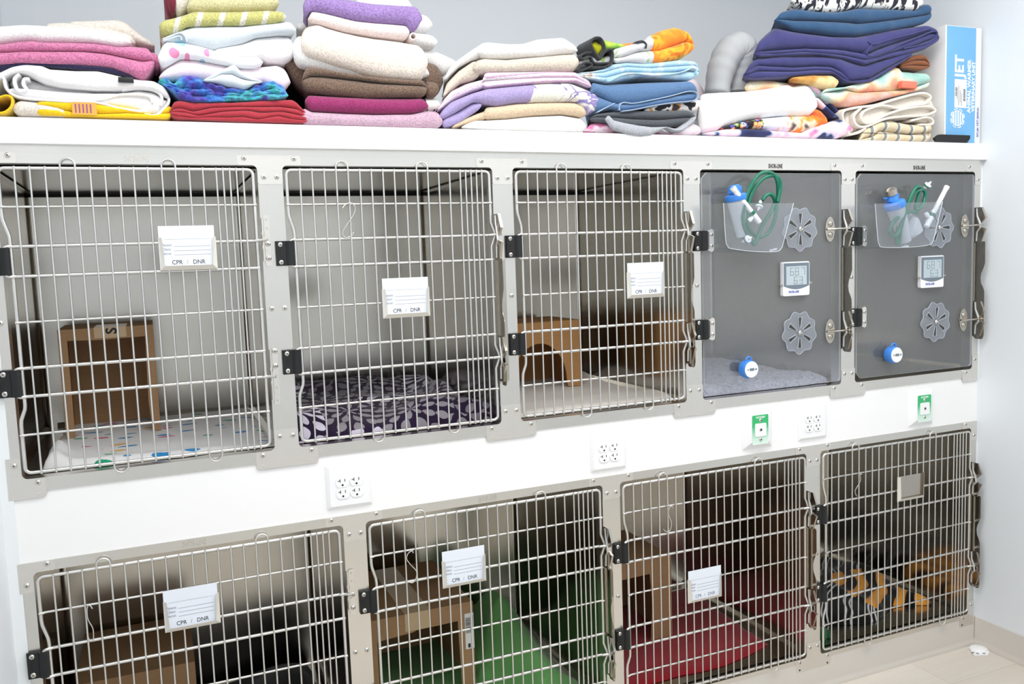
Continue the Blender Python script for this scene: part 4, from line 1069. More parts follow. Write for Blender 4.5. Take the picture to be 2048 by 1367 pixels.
def pat_damask(t):
    s = t.n.new('ShaderNodeSeparateXYZ'); t.link(t.coord(), s.inputs[0])
    n = t.noise(t.coord('Object', (1, .3, 1.2)), 13, 1, .4, 2.2)
    cr = t.ramp(n.outputs['Fac'], [(0, (246, 244, 232)), (.50, (246, 244, 232)), (.535, (150, 138, 192)), (.60, (150, 138, 192)), (.64, (246, 244, 232)), (1, (246, 244, 232))])
    e = t.math('GREATER_THAN', t.math('ADD', s.outputs[0], t.math('MULTIPLY', s.outputs[2], -.35)), -.005)
    return t.mix(e, (176, 162, 210), cr)
T['damask'] = fabric('lavender_and_cream_towel', (170, 155, 205), .35, 260, pattern=pat_damask)
T['tan'] = fabric('tan_terry', (240, 214, 182), .4, 260)
def pat_orange(t):
    s = t.n.new('ShaderNodeSeparateXYZ'); t.link(t.coord(), s.inputs[0]); n = t.noise(t.coord('Object', (1, .4, 1)), 17, 2, .5, 1.0)
    o = t.ramp(n.outputs['Fac'], [(.2, (60, 60, 58)), (.30, (240, 130, 40)), (.45, (246, 150, 48)), (.55, (250, 190, 60)), (.64, (226, 110, 36)), (.70, (150, 200, 70)), (.8, (60, 110, 70))])
    g = t.ramp(n.outputs['Fac'], [(.35, (206, 206, 210)), (.55, (224, 224, 228)), (.62, (150, 190, 90)), (.72, (190, 214, 90))])
    return t.mix(t.math('GREATER_THAN', s.outputs[0], -.005), g, o)
T['orange'] = fabric('orange_print_fleece', (240, 150, 50), .2, 260, pattern=pat_orange)
T['limep'] = fabric('lime_print_fleece', (160, 196, 70), .2, 260, pattern=pat_noise([(.36, (70, 120, 70)), (.46, (140, 196, 76)), (.58, (196, 222, 90)), (.66, (236, 140, 60))], 22, 2))
T['trim'] = fabric('charcoal_binding', (62, 64, 68), .3, 260)
T['lime2'] = fabric('lime_lining', (206, 206, 40), .2, 260)
T['pblue'] = fabric('pale_blue_print_cotton', (168, 206, 228), .2, 260, pattern=pat_noise([(.0, (150, 194, 222)), (.55, (178, 212, 232)), (.66, (226, 232, 236)), (.72, (190, 170, 150)), (.75, (180, 212, 232))], 26, 2, sc=(1, .3, 1)))
T['mblue'] = fabric('denim_blue_fleece', (96, 130, 172), .25, 260)
T['stitch'] = fabric('pale_blue_stitching', (176, 200, 226), .3, 260)
T['charcoal'] = fabric('charcoal_fleece', (86, 90, 96), .25, 260)
T['greyf'] = fabric('pale_grey_fleece', (184, 188, 196), .35, 260)
T['bwo'] = fabric('black_white_orange_print', (200, 200, 200), .1, 260, pattern=pat_noise([(0, (40, 38, 42)), (.42, (50, 48, 52)), (.46, (226, 222, 222)), (.60, (214, 208, 208)), (.63, (226, 150, 60)), (.68, (60, 56, 60))], 30, 1, 'CONSTANT'))
T['pinkfl'] = fabric('pink_and_white_floral', (236, 170, 200), .1, 260, pattern=pat_noise([(0, (206, 96, 150)), (.44, (222, 120, 168)), (.52, (246, 232, 240)), (1, (244, 236, 242))], 18, 2))
T['greyq'] = fabric('grey_quilted_nylon', (182, 185, 188), .05, 300, sheen=.05)
T['bumpw'] = fabric('white_textured_cotton', W1, .1, 300)
def pat_patch(t):
    s = t.n.new('ShaderNodeSeparateXYZ'); t.link(t.coord(), s.inputs[0]); v = t.coord('Object', (1, .3, 1))
    vo = t.voro(v, 62); sep = t.n.new('ShaderNodeSeparateColor'); t.link(vo.outputs['Color'], sep.inputs[0])
    rings = t.math('GREATER_THAN', t.math('SINE', t.math('MULTIPLY', vo.outputs['Distance'], 16)), -.2)
    col = t.ramp(sep.outputs[0], [(0, (220, 70, 60)), (.2, (90, 80, 170)), (.4, (120, 150, 50)), (.6, (236, 160, 90)), (.8, (70, 130, 170))], 'CONSTANT')
    circ = t.mix(rings, (246, 214, 190), col); circ = t.mix(t.math('GREATER_THAN', vo.outputs['Distance'], .60), circ, (36, 30, 40))
    n = t.noise(v, 22, 2); mid = t.ramp(n.outputs['Fac'], [(0, (232, 234, 244)), (.6, (226, 228, 240)), (.68, (236, 170, 90)), (.8, (240, 150, 60))])
    rt = t.ramp(n.outputs['Fac'], [(.3, (238, 90, 50)), (.5, (244, 150, 50)), (.6, (250, 226, 200)), (.7, (90, 80, 90))])
    a = t.mix(t.math('GREATER_THAN', s.outputs[0], -.055), circ, mid)
    return t.mix(t.math('GREATER_THAN', s.outputs[0], .055), a, rt)
T['patch'] = fabric('patchwork_print_cotton', (230, 200, 180), .05, 300, pattern=pat_patch)
T['tiedye'] = fabric('navy_and_pink_tie_dye', (60, 60, 110), .15, 260, pattern=pat_noise([(.34, (42, 46, 88)), (.47, (52, 58, 104)), (.50, (150, 176, 206)), (.53, (242, 200, 222)), (.64, (248, 226, 236)), (.72, (232, 110, 170))], 11, 2, sc=(1, .4, 1.4)))
T['leaf'] = fabric('black_and_white_leaf_print', (230, 230, 228), .1, 260, pattern=pat_noise([(0, (36, 36, 50)), (.475, (38, 38, 52)), (.50, (240, 238, 232))], 26, 2, sc=(1.5, .5, .8), dist=1.2, interp='LINEAR'))
T['teal'] = fabric('petrol_blue_fleece', (50, 86, 124), .2, 260)
T['navy'] = fabric('navy_fleece', (64, 64, 118), .15, 260)
T['gold'] = fabric('golden_brown_print', (206, 150, 80), .1, 260, pattern=pat_noise([(.35, (176, 116, 48)), (.5, (212, 158, 80)), (.65, (240, 214, 160))], 12, 3, sc=(1, .4, 1.5)))
T['rust'] = fabric('rust_brown_fleece', (140, 84, 50), .25, 260)
T['plaidp'] = fabric('pastel_plaid_fleece', (220, 210, 200), .35, 300, pattern=pat_noise([(.32, (150, 204, 194)), (.42, (176, 214, 204)), (.50, (238, 236, 218)), (.55, (248, 222, 178)), (.60, (244, 172, 140)), (.70, (246, 200, 190))], 7.5, 1, sc=(1.1, .5, 1.6)))
T['knitc'] = fabric('cream_knit', (242, 234, 222), .3, 500)
def pat_plaid(t):
    v = uvw(t); s = t.n.new('ShaderNodeSeparateXYZ'); t.link(v, s.inputs[0])
    def line(x, f, stops): return t.ramp(t.math('FRACT', t.math('MULTIPLY', x, f)), stops, 'LINEAR')
    a = line(s.outputs[0], 17, [(0, (226, 212, 186)), (.55, (226, 212, 186)), (.60, (60, 62, 80)), (.66, (170, 190, 214)), (.72, (50, 52, 70)), (.77, (240, 236, 226)), (.95, (226, 212, 186))])
    b = line(s.outputs[1], 26, [(0, (246, 242, 232)), (.5, (246, 240, 226)), (.6, (110, 110, 120)), (.7, (246, 240, 226)), (1, (246, 242, 232))])
    n = t.n.new('ShaderNodeMix'); n.data_type = 'RGBA'; n.blend_type = 'MULTIPLY'; n.inputs['Factor'].default_value = .9
    t.link(a, n.inputs[6]); t.link(b, n.inputs[7]); return n.outputs[2]
T['plaid'] = fabric('beige_plaid_flannel', (226, 212, 186), .15, 260, pattern=pat_plaid)
T['coral'] = plain('coral_label', (228, 122, 98), .8)
T['orangelab'] = plain('orange_label', (238, 170, 84), .8)
SZ = SHELF+.0006
def flat(p0, p1, y=None): return [p0, p1]
def pile_one():
    g = 'towels in the leftmost pile'
    cloth('blanket', 'pale cream blanket folded at the top back of the leftmost pile, upper one', 'blanket', T['cream1'], A1, g,
          [([[(640, 215), (700, 190), (1000, 180), (1140, 172), (1230, 200), (1400, 350), (1510, 415)], [(640, 330), (1100, 330), (1300, 410), (1505, 455)]], .115, .30)])
    cloth('blanket', 'pale cream blanket with its fold showing behind the white fleece, leftmost pile', 'blanket', T['cream1'], A1, g,
          [([[(420, 225), (460, 203), (600, 197), (760, 210), (1100, 268), (1290, 330), (1320, 380)], [(420, 420), (900, 420), (1250, 440), (1315, 440)]], .085, .30)])
    cloth('towel', 'fluffy white blanket on top at the front of the leftmost pile', 'towel', T['white'], A1, g,
          [([[(-380, 300), (-200, 235), (0, 232), (200, 222), (400, 228), (700, 260), (1000, 295), (1230, 330), (1280, 390)], [(-380, 380), (-100, 425), (0, 418), (180, 395), (290, 382), (400, 402), (700, 405), (900, 410), (1150, 450), (1270, 430)]], .012, .33, {'wr': .004, 'seed': 3})])
    cloth('towel', 'bright pink terry towel with two folds in the leftmost pile', 'towel', T['pink'], A1, g,
          [([[(-380, 420), (0, 425), (180, 398), (290, 386), (400, 405), (700, 410), (900, 415), (1150, 452), (1290, 440), (1440, 450), (1500, 500)], [(-380, 510), (0, 500), (200, 492), (500, 490), (800, 488), (1000, 505), (1200, 545), (1400, 585), (1500, 580)], [(-380, 640), (0, 625), (200, 608), (450, 618), (720, 628), (900, 638), (1100, 660), (1280, 730), (1400, 765), (1480, 690)]], .004, .33, {'seed': 5}),
           ([[(1420, 500), (1500, 490), (1560, 540)], [(1420, 640), (1500, 640), (1555, 650)]], .030, .2, {'rend': .006})])
    cloth('towel', 'dark navy towel showing as a thin edge under the bright pink towel', 'towel', T['navyd'], A1, g,
          [([[(-380, 635), (0, 622), (250, 605), (450, 615), (720, 628), (900, 640), (1100, 662), (1300, 745)], [(-380, 700), (0, 690), (150, 650), (400, 640), (740, 672), (1000, 690), (1200, 735), (1320, 765)]], .014, .31, {'seed': 8})])
    o = cloth('blanket', 'big white blanket with open rolled edge facing out, leftmost pile', 'blanket', T['white2'], A1, g,
          [([[(-330, 760), (0, 700), (110, 645), (250, 616), (400, 628), (480, 668), (740, 684), (950, 684), (1200, 742), (1350, 772), (1500, 780), (1620, 842), (1665, 930)], [(-330, 900), (-100, 840), (30, 760), (90, 722), (200, 700), (300, 730), (430, 800), (600, 842), (900, 868), (1190, 874), (1350, 854), (1500, 872), (1600, 930), (1660, 980)]], .004, .30, {'seed': 9, 'bulge': .014, 'wr': .003}),
           ([[(60, 860), (160, 850), (400, 870), (900, 905), (1190, 905), (1350, 880), (1500, 900), (1600, 960)], [(75, 890), (200, 945), (600, 982), (950, 1000), (1150, 1045), (1380, 1085), (1490, 1122), (1570, 1090), (1640, 1000)]], .018, .28, {'seed': 10, 'bulge': .012}),
           ([[(90, 740), (200, 720), (430, 820), (900, 880)], [(95, 880), (250, 930), (900, 950)]], .045, .2, {'seed': 11})],
          [([(-60, 720), (30, 760), (42, 810), (75, 880), (200, 948), (600, 985), (950, 1001), (1150, 1050), (1380, 1090), (1490, 1124), (1560, 1098), (1640, 1010), (1650, 960)], .006, .20, .0060),
           ([(285, 770), (235, 770), (225, 820), (255, 870), (180, 885), (145, 830), (140, 765), (190, 722)], .010, .1, .0075),
           ([(760, 985), (1000, 962), (1200, 920), (1440, 932), (1490, 1000)], .010, .1, .0065),
           ([(1190, 874), (1350, 854), (1500, 872), (1578, 935), (1570, 1030)], .012, .1, .0065)])
    m = MB(); p = atY(*A1((1230, 775)), -.004); m.box(p.x-.016, p.x+.016, -.004, .004, p.z-.006, p.z+.005, 0, .001); put('care_tag', m.mesh('care_tag', M['black'], o.location), o)
    o = cloth('blanket', 'yellow blanket squashed under the big white rolled blanket', 'blanket', T['yellow'], A1, g,
          [([[(330, 990), (450, 985), (700, 985), (1000, 1000), (1250, 1040), (1500, 1115), (1580, 1080), (1675, 985)], [(330, 1040), (450, 1035), (680, 1085), (960, 1110), (1240, 1100), (1420, 1110), (1600, 1100)], [(330, 1120), (700, 1132), (1240, 1145), (1600, 1155)]], .006, .28, {'seed': 12, 'zmin': SZ})])
    a, b = atY(*A1((698, 995)), .003), atY(*A1((950, 1125)), .003)
    m = MB(); m.box(a.x, b.x, .001, .0035, max(b.z, SZ+.001), a.z); l = put('sewn_label', m.mesh('sewn_label', T['orangelab'], o.location, 0), o)
    m = MB()
    for k in range(5): m.box(a.x+.006+k*.0075, a.x+.009+k*.0075, .0005, .0011, max(b.z, SZ)+.004, a.z-.004)
    put('print', m.mesh('print', plain('purple_print', (150, 84, 130), .8), o.location, 0), l)
    cloth('towel', 'off-white folded cloth at the bottom of the leftmost pile, left of the orange label', 'towel', T['cream1'], A1, g,
          [([[(120, 990), (200, 965), (400, 990), (560, 1040), (690, 1100)], [(120, 1115), (400, 1122), (690, 1130)]], .004, .10, {'seed': 2, 'zmin': SZ})])
    cloth('towel', 'small rolled yellow cloth at the far left of the shelf', 'towel', T['yellow'], A1, g, [],
          [([(-60, 960), (0, 945), (60, 930), (110, 950), (118, 1000), (100, 1050), (50, 1090), (-10, 1100), (-70, 1085), (-95, 1020)], .002, .20, .0055, {'closed': True})])
pile_one()
def pile_two():
    g = 'towels in the second pile from the left'
    cloth('cloth', 'maroon cloth standing at the top left of the second pile', 'cloth', T['maroon'], A2, g,
          [([[(135, -140), (190, -150), (250, -140)], [(145, 140), (190, 148), (240, 130)]], .050, .20, {'rend': .010, 'bulge': .02}), ([[(175, -140), (250, -140)], [(180, 130), (245, 120)]], .040, .2, {'rend': .008})])
    cloth('cloth', 'crumpled cream cloth beside the maroon cloth on the second pile', 'cloth', T['cream1'], A2, g,
          [([[(245, -140), (330, -150), (410, -140)], [(235, 130), (300, 120), (380, 60), (400, 20)]], .040, .18, {'rend': .012, 'wr': .006})])
    cloth('towel', 'pale lemon towel on top of the lime striped towel', 'towel', T['lemon'], A2, g,
          [([[(360, 20), (420, -90), (800, -110), (1200, -100), (1265, -20)], [(365, 100), (500, 100), (900, 92), (1200, 85), (1268, 60)]], .026, .28, {'seed': 14, 'wr': .004})])
    cloth('towel', 'lime green towel with white stripes in the second pile', 'towel', T['lime'], A2, g,
          [([[(90, 185), (230, 160), (350, 130), (430, 95), (600, 98), (900, 95), (1150, 85), (1270, 95), (1335, 120)], [(95, 320), (170, 338), (250, 310), (360, 245), (620, 232), (900, 232), (1200, 218), (1330, 195)]], .004, .30, {'seed': 15})])
    cloth('towel', 'pale blue grey blanket under the lime striped towel', 'towel', T['bluegrey'], A2, g,
          [([[(115, 370), (250, 300), (350, 265), (420, 240), (620, 235), (900, 238), (1200, 215), (1370, 200), (1430, 250)], [(120, 400), (380, 410), (640, 470), (900, 410), (1040, 348), (1260, 322), (1425, 318)]], .012, .30, {'seed': 16, 'wr': .003})],
          [([(125, 380), (200, 350), (290, 320), (340, 350), (360, 400)], .008, .1, .004), ([(130, 395), (220, 368), (290, 350), (310, 390)], .009, .1, .004)])
    cloth('towel', 'thick white towel at the right side of the second pile', 'towel', T['white2'], A2, g,
          [([[(620, 480), (900, 415), (1050, 350), (1260, 326), (1380, 345), (1425, 400)], [(620, 520), (920, 540), (1100, 550), (1160, 585), (1320, 605), (1420, 560)]], .024, .28, {'seed': 17, 'wr': .004})])
    cloth('towel', 'white cloth with pastel print sloping down across the second pile', 'towel', T['print'], A2, g,
          [([[(75, 500), (110, 440), (160, 392), (330, 402), (480, 432), (620, 475), (780, 520), (900, 545), (1060, 545), (1108, 580)], [(80, 600), (115, 655), (200, 610), (300, 552), (450, 562), (700, 612), (880, 648), (1040, 655), (1100, 615)]], -.004, .20, {'seed': 18})])
    cloth('towel', 'pale pink blanket above the blue chunky knit', 'towel', T['palepink'], A2, g,
          [([[(90, 720), (200, 625), (300, 560), (450, 568), (700, 618), (880, 652), (1060, 640), (1250, 620), (1340, 660), (1375, 740)], [(90, 770), (260, 775), (520, 770), (900, 800), (1100, 800), (1300, 885), (1372, 850)]], .014, .28, {'seed': 19, 'wr': .003})])
    cloth('cloth', 'crumpled pale grey sheet corner poking out above the blue knit', 'cloth', T['crumple'], A2, g,
          [([[(520, 775), (640, 712), (760, 650), (830, 608), (880, 680), (940, 730), (1020, 765), (1100, 790)], [(520, 785), (620, 760), (700, 715), (800, 712), (880, 750), (1000, 785), (1100, 796)], [(530, 790), (650, 805), (780, 838), (920, 870), (1020, 818), (1100, 800)]], -.006, .14, {'seed': 20, 'wr': .004, 'rend': .008})])
    k = cloth('blanket', 'chunky knitted blanket in blue, purple and teal', 'blanket', T['knit'], A2, g,
          [([[(80, 775), (140, 745), (180, 770), (230, 820), (330, 708), (450, 735), (520, 775), (640, 835), (790, 852), (920, 885), (1050, 825), (1200, 785), (1300, 830), (1355, 900)], [(80, 785), (260, 850), (400, 860), (640, 868), (800, 900), (920, 905), (1000, 900), (1200, 860), (1340, 900)], [(90, 795), (240, 890), (400, 925), (640, 920), (850, 925), (1000, 935), (1200, 905), (1345, 925)], [(100, 800), (230, 900), (290, 965), (420, 992), (600, 992), (800, 982), (1000, 977), (1200, 972), (1350, 950)]], .000, .28, {'seed': 21, 'wr': .003, 'step': .003, 'bob': .024, 'NA': 12})])
    m = MB(); uv = []
    cloth('blanket', 'red jersey blanket crumpled at the bottom of the second pile', 'blanket', T['red'], A2, g,
          [([[(195, 1040), (230, 985), (300, 978), (500, 992), (800, 1000), (1200, 972), (1400, 965), (1445, 1000), (1500, 1070), (1560, 1110)], [(195, 1060), (300, 1050), (420, 1085), (600, 1050), (900, 1040), (1250, 1040), (1440, 1060), (1558, 1130)], [(195, 1085), (350, 1095), (480, 1130), (700, 1090), (950, 1070), (1100, 1090), (1300, 1085), (1450, 1120), (1556, 1150)], [(198, 1120), (400, 1150), (700, 1140), (900, 1130), (1050, 1165), (1250, 1125), (1400, 1160), (1556, 1175)], [(200, 1150), (500, 1168), (900, 1182), (1300, 1190), (1558, 1195)]], .000, .30, {'seed': 22, 'wr': .0035, 'zmin': SZ})])
pile_two()
def between_piles():
    T['blackc'] = fabric('black_gap_filler', (26, 25, 28), .3, 260)  # black filler shapes added to make the gaps between the piles dark
    cloth('blanket', 'black filler at the back, put into the dark gap between the second and third piles', 'blanket', T['blackc'], A2, 'dark cloths glimpsed between the piles',
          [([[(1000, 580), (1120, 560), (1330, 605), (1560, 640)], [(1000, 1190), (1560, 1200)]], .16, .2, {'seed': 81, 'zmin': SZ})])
    cloth('blanket', 'black filler at the back, put into the dark gap between the first and second piles', 'blanket', T['blackc'], A2, 'dark cloths glimpsed between the piles',
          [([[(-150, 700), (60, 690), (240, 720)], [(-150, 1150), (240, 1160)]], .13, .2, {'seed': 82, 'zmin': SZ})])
    cloth('cloth', 'navy and white print cloth peeking out right of the magenta towel', 'cloth', T['leaf'], A3, 'dark cloths glimpsed between the piles',
          [([[(1250, 960), (1400, 945), (1500, 950), (1540, 1000)], [(1250, 1100), (1500, 1090), (1540, 1080)]], .035, .2, {'seed': 83})])
between_piles()
def pile_three():
    g = 'towels in the third pile from the left'
    cloth('towel', 'white towel at the top back of the third pile, right of the purple towel', 'towel', T['white'], A3, g,
          [([[(700, -60), (1200, -60), (1300, 110), (1390, 130), (1452, 200)], [(700, 200), (1300, 300), (1400, 305), (1452, 270)]], .14, .25, {'seed': 24})])
    cloth('towel', 'white towel poking out behind the blush towel, third pile', 'towel', T['white'], A3, g,
          [([[(120, 215), (240, 205), (800, 250), (1250, 300), (1440, 320), (1502, 370)], [(120, 300), (250, 300), (900, 400), (1300, 450), (1470, 470), (1502, 430)]], .11, .26, {'seed': 25})])
    cloth('towel', 'wide white towel reaching out behind the cream towel at right, third pile', 'towel', T['white'], A3, g,
          [([[(900, 420), (1380, 460), (1500, 488), (1600, 530), (1690, 590)], [(900, 640), (1400, 640), (1560, 740), (1680, 640)]], .135, .25, {'seed': 26})])
    cloth('towel', 'lilac purple towel at the top of the third pile', 'towel', T['purple'], A3, g,
          [([[(185, -20), (250, -80), (400, -70), (700, -15), (900, 18), (1130, 35), (1300, 42), (1352, 120)], [(188, 140), (215, 170), (250, 92), (400, 112), (700, 180), (900, 205), (1210, 228), (1235, 295), (1290, 290), (1345, 220)]], -.002, .30, {'seed': 27})])
    o = cloth('towel', 'blush white towel under the purple towel', 'towel', T['blush'], A3, g,
          [([[(235, 150), (262, 95), (400, 115), (700, 185), (1000, 215), (1225, 232)], [(232, 200), (400, 238), (600, 292), (850, 335), (1225, 378)]], .008, .30, {'seed': 28})],
          [([(1250, 322), (1280, 340), (1284, 370), (1258, 386), (1230, 372), (1228, 342)], .012, .1, .0045, {'closed': True})])
    cloth('towel', 'thick cream towel in the middle of the third pile', 'towel', T['cream2'], A3, g,
          [([[(172, 290), (230, 232), (340, 206), (420, 242), (600, 292), (900, 352), (1200, 392), (1330, 410), (1398, 450)], [(172, 530), (300, 572), (550, 640), (900, 742), (1100, 765), (1330, 782), (1395, 740)]], -.006, .32, {'seed': 29, 'wr': .004, 'bulge': .035})])
    cloth('towel', 'white towel edge under the thick cream towel', 'towel', T['white'], A3, g,
          [([[(100, 350), (160, 330), (500, 420), (1000, 600), (1400, 640), (1422, 700)], [(92, 620), (270, 668), (600, 728), (900, 758), (1200, 765), (1420, 740)]], .016, .28, {'seed': 30})])
    cloth('towel', 'brown plush towel spreading wide at the back, third pile', 'towel', T['brown'], A3, g,
          [([[(0, 560), (40, 490), (120, 560), (300, 640), (1000, 700), (1350, 600), (1410, 592), (1500, 615), (1562, 700)], [(10, 640), (60, 710), (110, 790), (200, 880), (800, 940), (1480, 945), (1556, 860)]], .055, .24, {'seed': 31, 'wr': .005})])
    cloth('towel', 'brown plush towel with two folds above the magenta towel', 'towel', T['brown'], A3, g,
          [([[(170, 690), (240, 640), (500, 692), (900, 752), (1200, 772), (1390, 775)], [(180, 770), (250, 735), (400, 735), (700, 765), (1000, 805), (1390, 835)], [(185, 870), (400, 908), (800, 948), (1200, 938), (1388, 942)]], .000, .30, {'seed': 32, 'wr': .003}),
           ([[(1385, 780), (1450, 780), (1505, 800)], [(1385, 945), (1450, 950), (1500, 930)]], .020, .22, {'rend': .008})])
    cloth('towel', 'magenta towel in the third pile', 'towel', T['magenta'], A3, g,
          [([[(200, 950), (235, 915), (600, 938), (900, 952), (1350, 950), (1412, 990)], [(212, 1010), (250, 1072), (500, 1092), (900, 1107), (1250, 1102), (1408, 1070)]], -.002, .30, {'seed': 33})])
    cloth('towel', 'mauve pink towel at the bottom of the third pile', 'towel', T['mauve'], A3, g,
          [([[(150, 1075), (200, 1042), (260, 1082), (500, 1097), (900, 1112), (1250, 1106), (1400, 1072), (1500, 1082), (1550, 1115)], [(150, 1200), (500, 1215), (1000, 1230), (1552, 1242)]], .000, .32, {'seed': 34, 'bulge': .018, 'zmin': SZ})])
pile_three()
def pile_four():
    g = 'towels in the middle pile'
    cloth('towel', 'white towel on top of the middle pile', 'towel', T['white'], A4, g,
          [([[(480, 300), (520, 240), (600, 222), (850, 247), (1000, 240), (1150, 192), (1430, 172), (1520, 240), (1582, 310)], [(490, 390), (600, 412), (900, 402), (1200, 387), (1400, 362), (1582, 350)]], .006, .28, {'seed': 36, 'wr': .003}),
           ([[(110, 620), (180, 500), (260, 430), (400, 330), (530, 245), (600, 260)], [(112, 660), (200, 570), (280, 500), (420, 430), (560, 400), (600, 400)]], .022, .24, {'rend': .01, 'seed': 37})])
    cloth('towel', 'beige terry towel second from the top of the middle pile', 'towel', T['beige'], A4, g,
          [([[(430, 470), (480, 430), (560, 405), (800, 422), (1100, 392), (1400, 365), (1592, 352)], [(440, 560), (560, 572), (900, 558), (1200, 552), (1555, 550)]], .002, .30, {'seed': 38}),
           ([[(95, 800), (150, 680), (280, 545), (440, 435), (520, 430)], [(98, 845), (180, 770), (300, 680), (460, 640), (520, 600)]], .018, .24, {'rend': .01, 'seed': 39})])
    cloth('towel', 'pink and white striped towel in the middle pile', 'towel', T['stripe'], A4, g,
          [([[(520, 640), (560, 565), (800, 560), (1200, 560), (1550, 562), (1700, 655), (1732, 715)], [(530, 660), (800, 640), (1200, 625), (1540, 625), (1720, 728)], [(540, 745), (700, 725), (950, 702), (1200, 682), (1550, 672), (1728, 745)]], .004, .28, {'seed': 40}),
           ([[(30, 975), (110, 860), (200, 765), (350, 692), (540, 640), (600, 640)], [(32, 1000), (200, 880), (400, 785), (560, 735), (600, 720)]], .012, .24, {'rend': .01, 'seed': 41})])
    cloth('towel', 'lavender towel with cream patterned end in the middle pile', 'towel', T['damask'], A4, g,
          [([[(60, 1010), (200, 885), (400, 802), (600, 738), (950, 704), (1200, 684), (1500, 672), (1700, 745), (1790, 800), (1822, 850)], [(70, 1090), (200, 1030), (330, 950), (430, 890), (520, 900), (700, 930), (900, 897), (1200, 888), (1560, 880), (1650, 950), (1680, 1035), (1760, 1010), (1815, 940)]], -.004, .30, {'seed': 42}),
           ([[(90, 1080), (250, 1010), (420, 900), (520, 900)], [(92, 1165), (260, 1135), (450, 1010), (520, 950)]], .004, .24, {'rend': .01, 'seed': 43})])
    cloth('towel', 'tan towel second from the bottom of the middle pile', 'towel', T['tan'], A4, g,
          [([[(540, 980), (580, 945), (900, 902), (1300, 888), (1560, 888), (1640, 920), (1672, 975)], [(545, 1080), (800, 1072), (1100, 1037), (1400, 1022), (1560, 1040), (1668, 1062)]], .004, .28, {'seed': 44}),
           ([[(190, 1160), (330, 1080), (470, 1020), (570, 985)], [(200, 1170), (360, 1130), (480, 1090), (570, 1085)]], .012, .22, {'rend': .008})])
    cloth('towel', 'white towel at the bottom of the middle pile', 'towel', T['white'], A4, g,
          [([[(300, 1155), (450, 1095), (570, 1092), (800, 1076), (1100, 1040), (1400, 1026), (1600, 1062), (1668, 1110)], [(305, 1172), (600, 1187), (1200, 1202), (1645, 1212)]], .006, .28, {'seed': 45, 'zmin': SZ})])
pile_four()
def pile_five():
    g = 'blankets in the blue pile right of the middle'
    cloth('blanket', 'pale pink blanket behind the blue pile', 'blanket', T['palepink'], A5, g, [([[(1200, 640), (1380, 620), (1440, 660), (1520, 800)], [(1200, 900), (1520, 960)]], .16, .2, {'seed': 47})])
    o = cloth('blanket', 'orange and green print blanket with charcoal binding, top of the blue pile', 'blanket', T['orange'], A5, g,
          [([[(470, 320), (560, 290), (740, 242), (820, 222), (900, 158), (1050, 92), (1200, 60), (1310, 112), (1376, 250)], [(475, 420), (600, 400), (740, 345), (800, 328), (1000, 317), (1150, 272), (1300, 220), (1374, 262)], [(480, 470), (640, 452), (780, 472), (820, 482), (1000, 462), (1250, 412), (1372, 330)]], .000, .22, {'seed': 48, 'wr': .003})])
    m = MB(); uv = []
    fold_body(m, uv, A5, [[(380, 190), (440, 215), (560, 258), (700, 245), (780, 232)], [(385, 330), (560, 300), (780, 260)]], .020, .16, rend=.01)
    put('green_fold', m.mesh('green_fold', T['limep'], o.location, 70, uv), o)
    for path, Yf in (([(330, 425), (270, 335), (235, 255), (268, 195), (335, 192), (375, 250), (385, 325), (350, 380), (335, 425), (390, 340), (440, 318), (470, 335), (478, 400), (455, 480), (420, 500)], -.003), ([(240, 352), (180, 355), (125, 390), (150, 425), (225, 400), (262, 455), (300, 470), (440, 465)], .000), ([(95, 545), (120, 500), (165, 465), (230, 470), (240, 500), (165, 535), (100, 548)], -.002), ([(240, 510), (330, 515), (400, 505), (440, 480)], .001), ([(740, 238), (800, 228), (838, 260), (835, 305)], -.004)):
        m = MB(); uv = []; ribbon(m, uv, A5, path, Yf, .09, .0055)
        put('binding', m.mesh('binding', T['trim'], o.location, 70, uv), o)
    m = MB(); uv = []
    fold_body(m, uv, A5, [[(245, 250), (300, 205), (365, 250)], [(255, 300), (320, 400), (370, 320)]], .012, .10, rend=.006)
    put('lining', m.mesh('lining', T['lime2'], o.location, 70, uv), o)
    m = MB(); uv = []
    fold_body(m, uv, A5, [[(130, 410), (200, 365), (330, 420), (440, 370), (470, 400)], [(110, 535), (250, 500), (440, 495), (470, 470)]], .014, .14, rend=.008)
    put('turned_corner', m.mesh('turned_corner', T['orange'], o.location, 70, uv), o)
    cloth('blanket', 'pale blue print blanket folded in thin layers, blue pile', 'blanket', T['pblue'], A5, g,
          [([[(80, 570), (240, 562), (380, 532), (450, 482), (620, 462), (800, 477), (1000, 457), (1200, 432), (1370, 447), (1435, 525)], [(85, 585), (380, 565), (500, 530), (620, 508), (900, 522), (1150, 502), (1380, 490), (1432, 535)], [(90, 600), (400, 625), (520, 590), (620, 560), (900, 572), (1150, 560), (1300, 540), (1430, 560)], [(100, 615), (240, 642), (430, 682), (600, 642), (800, 602), (1000, 622), (1200, 642), (1340, 652), (1425, 600)]], .004, .26, {'seed': 50})],
          [([(400, 640), (430, 668), (560, 605), (700, 580), (900, 600), (1100, 590), (1250, 560), (1340, 520), (1390, 540), (1385, 590)], -.003, .08, .0045)])
    o = cloth('blanket', 'denim blue fleece blanket with stitched edge, blue pile', 'blanket', T['mblue'], A5, g,
          [([[(235, 665), (400, 692), (700, 682), (1000, 667), (1340, 655), (1400, 700), (1412, 770)], [(270, 790), (480, 905), (560, 915), (700, 910), (900, 880), (1100, 840), (1300, 790), (1410, 792)], [(300, 1002), (450, 965), (545, 985), (700, 970), (900, 930), (1100, 897), (1300, 882), (1405, 860)]], -.002, .28, {'seed': 51})])
    m = MB(); uv = []
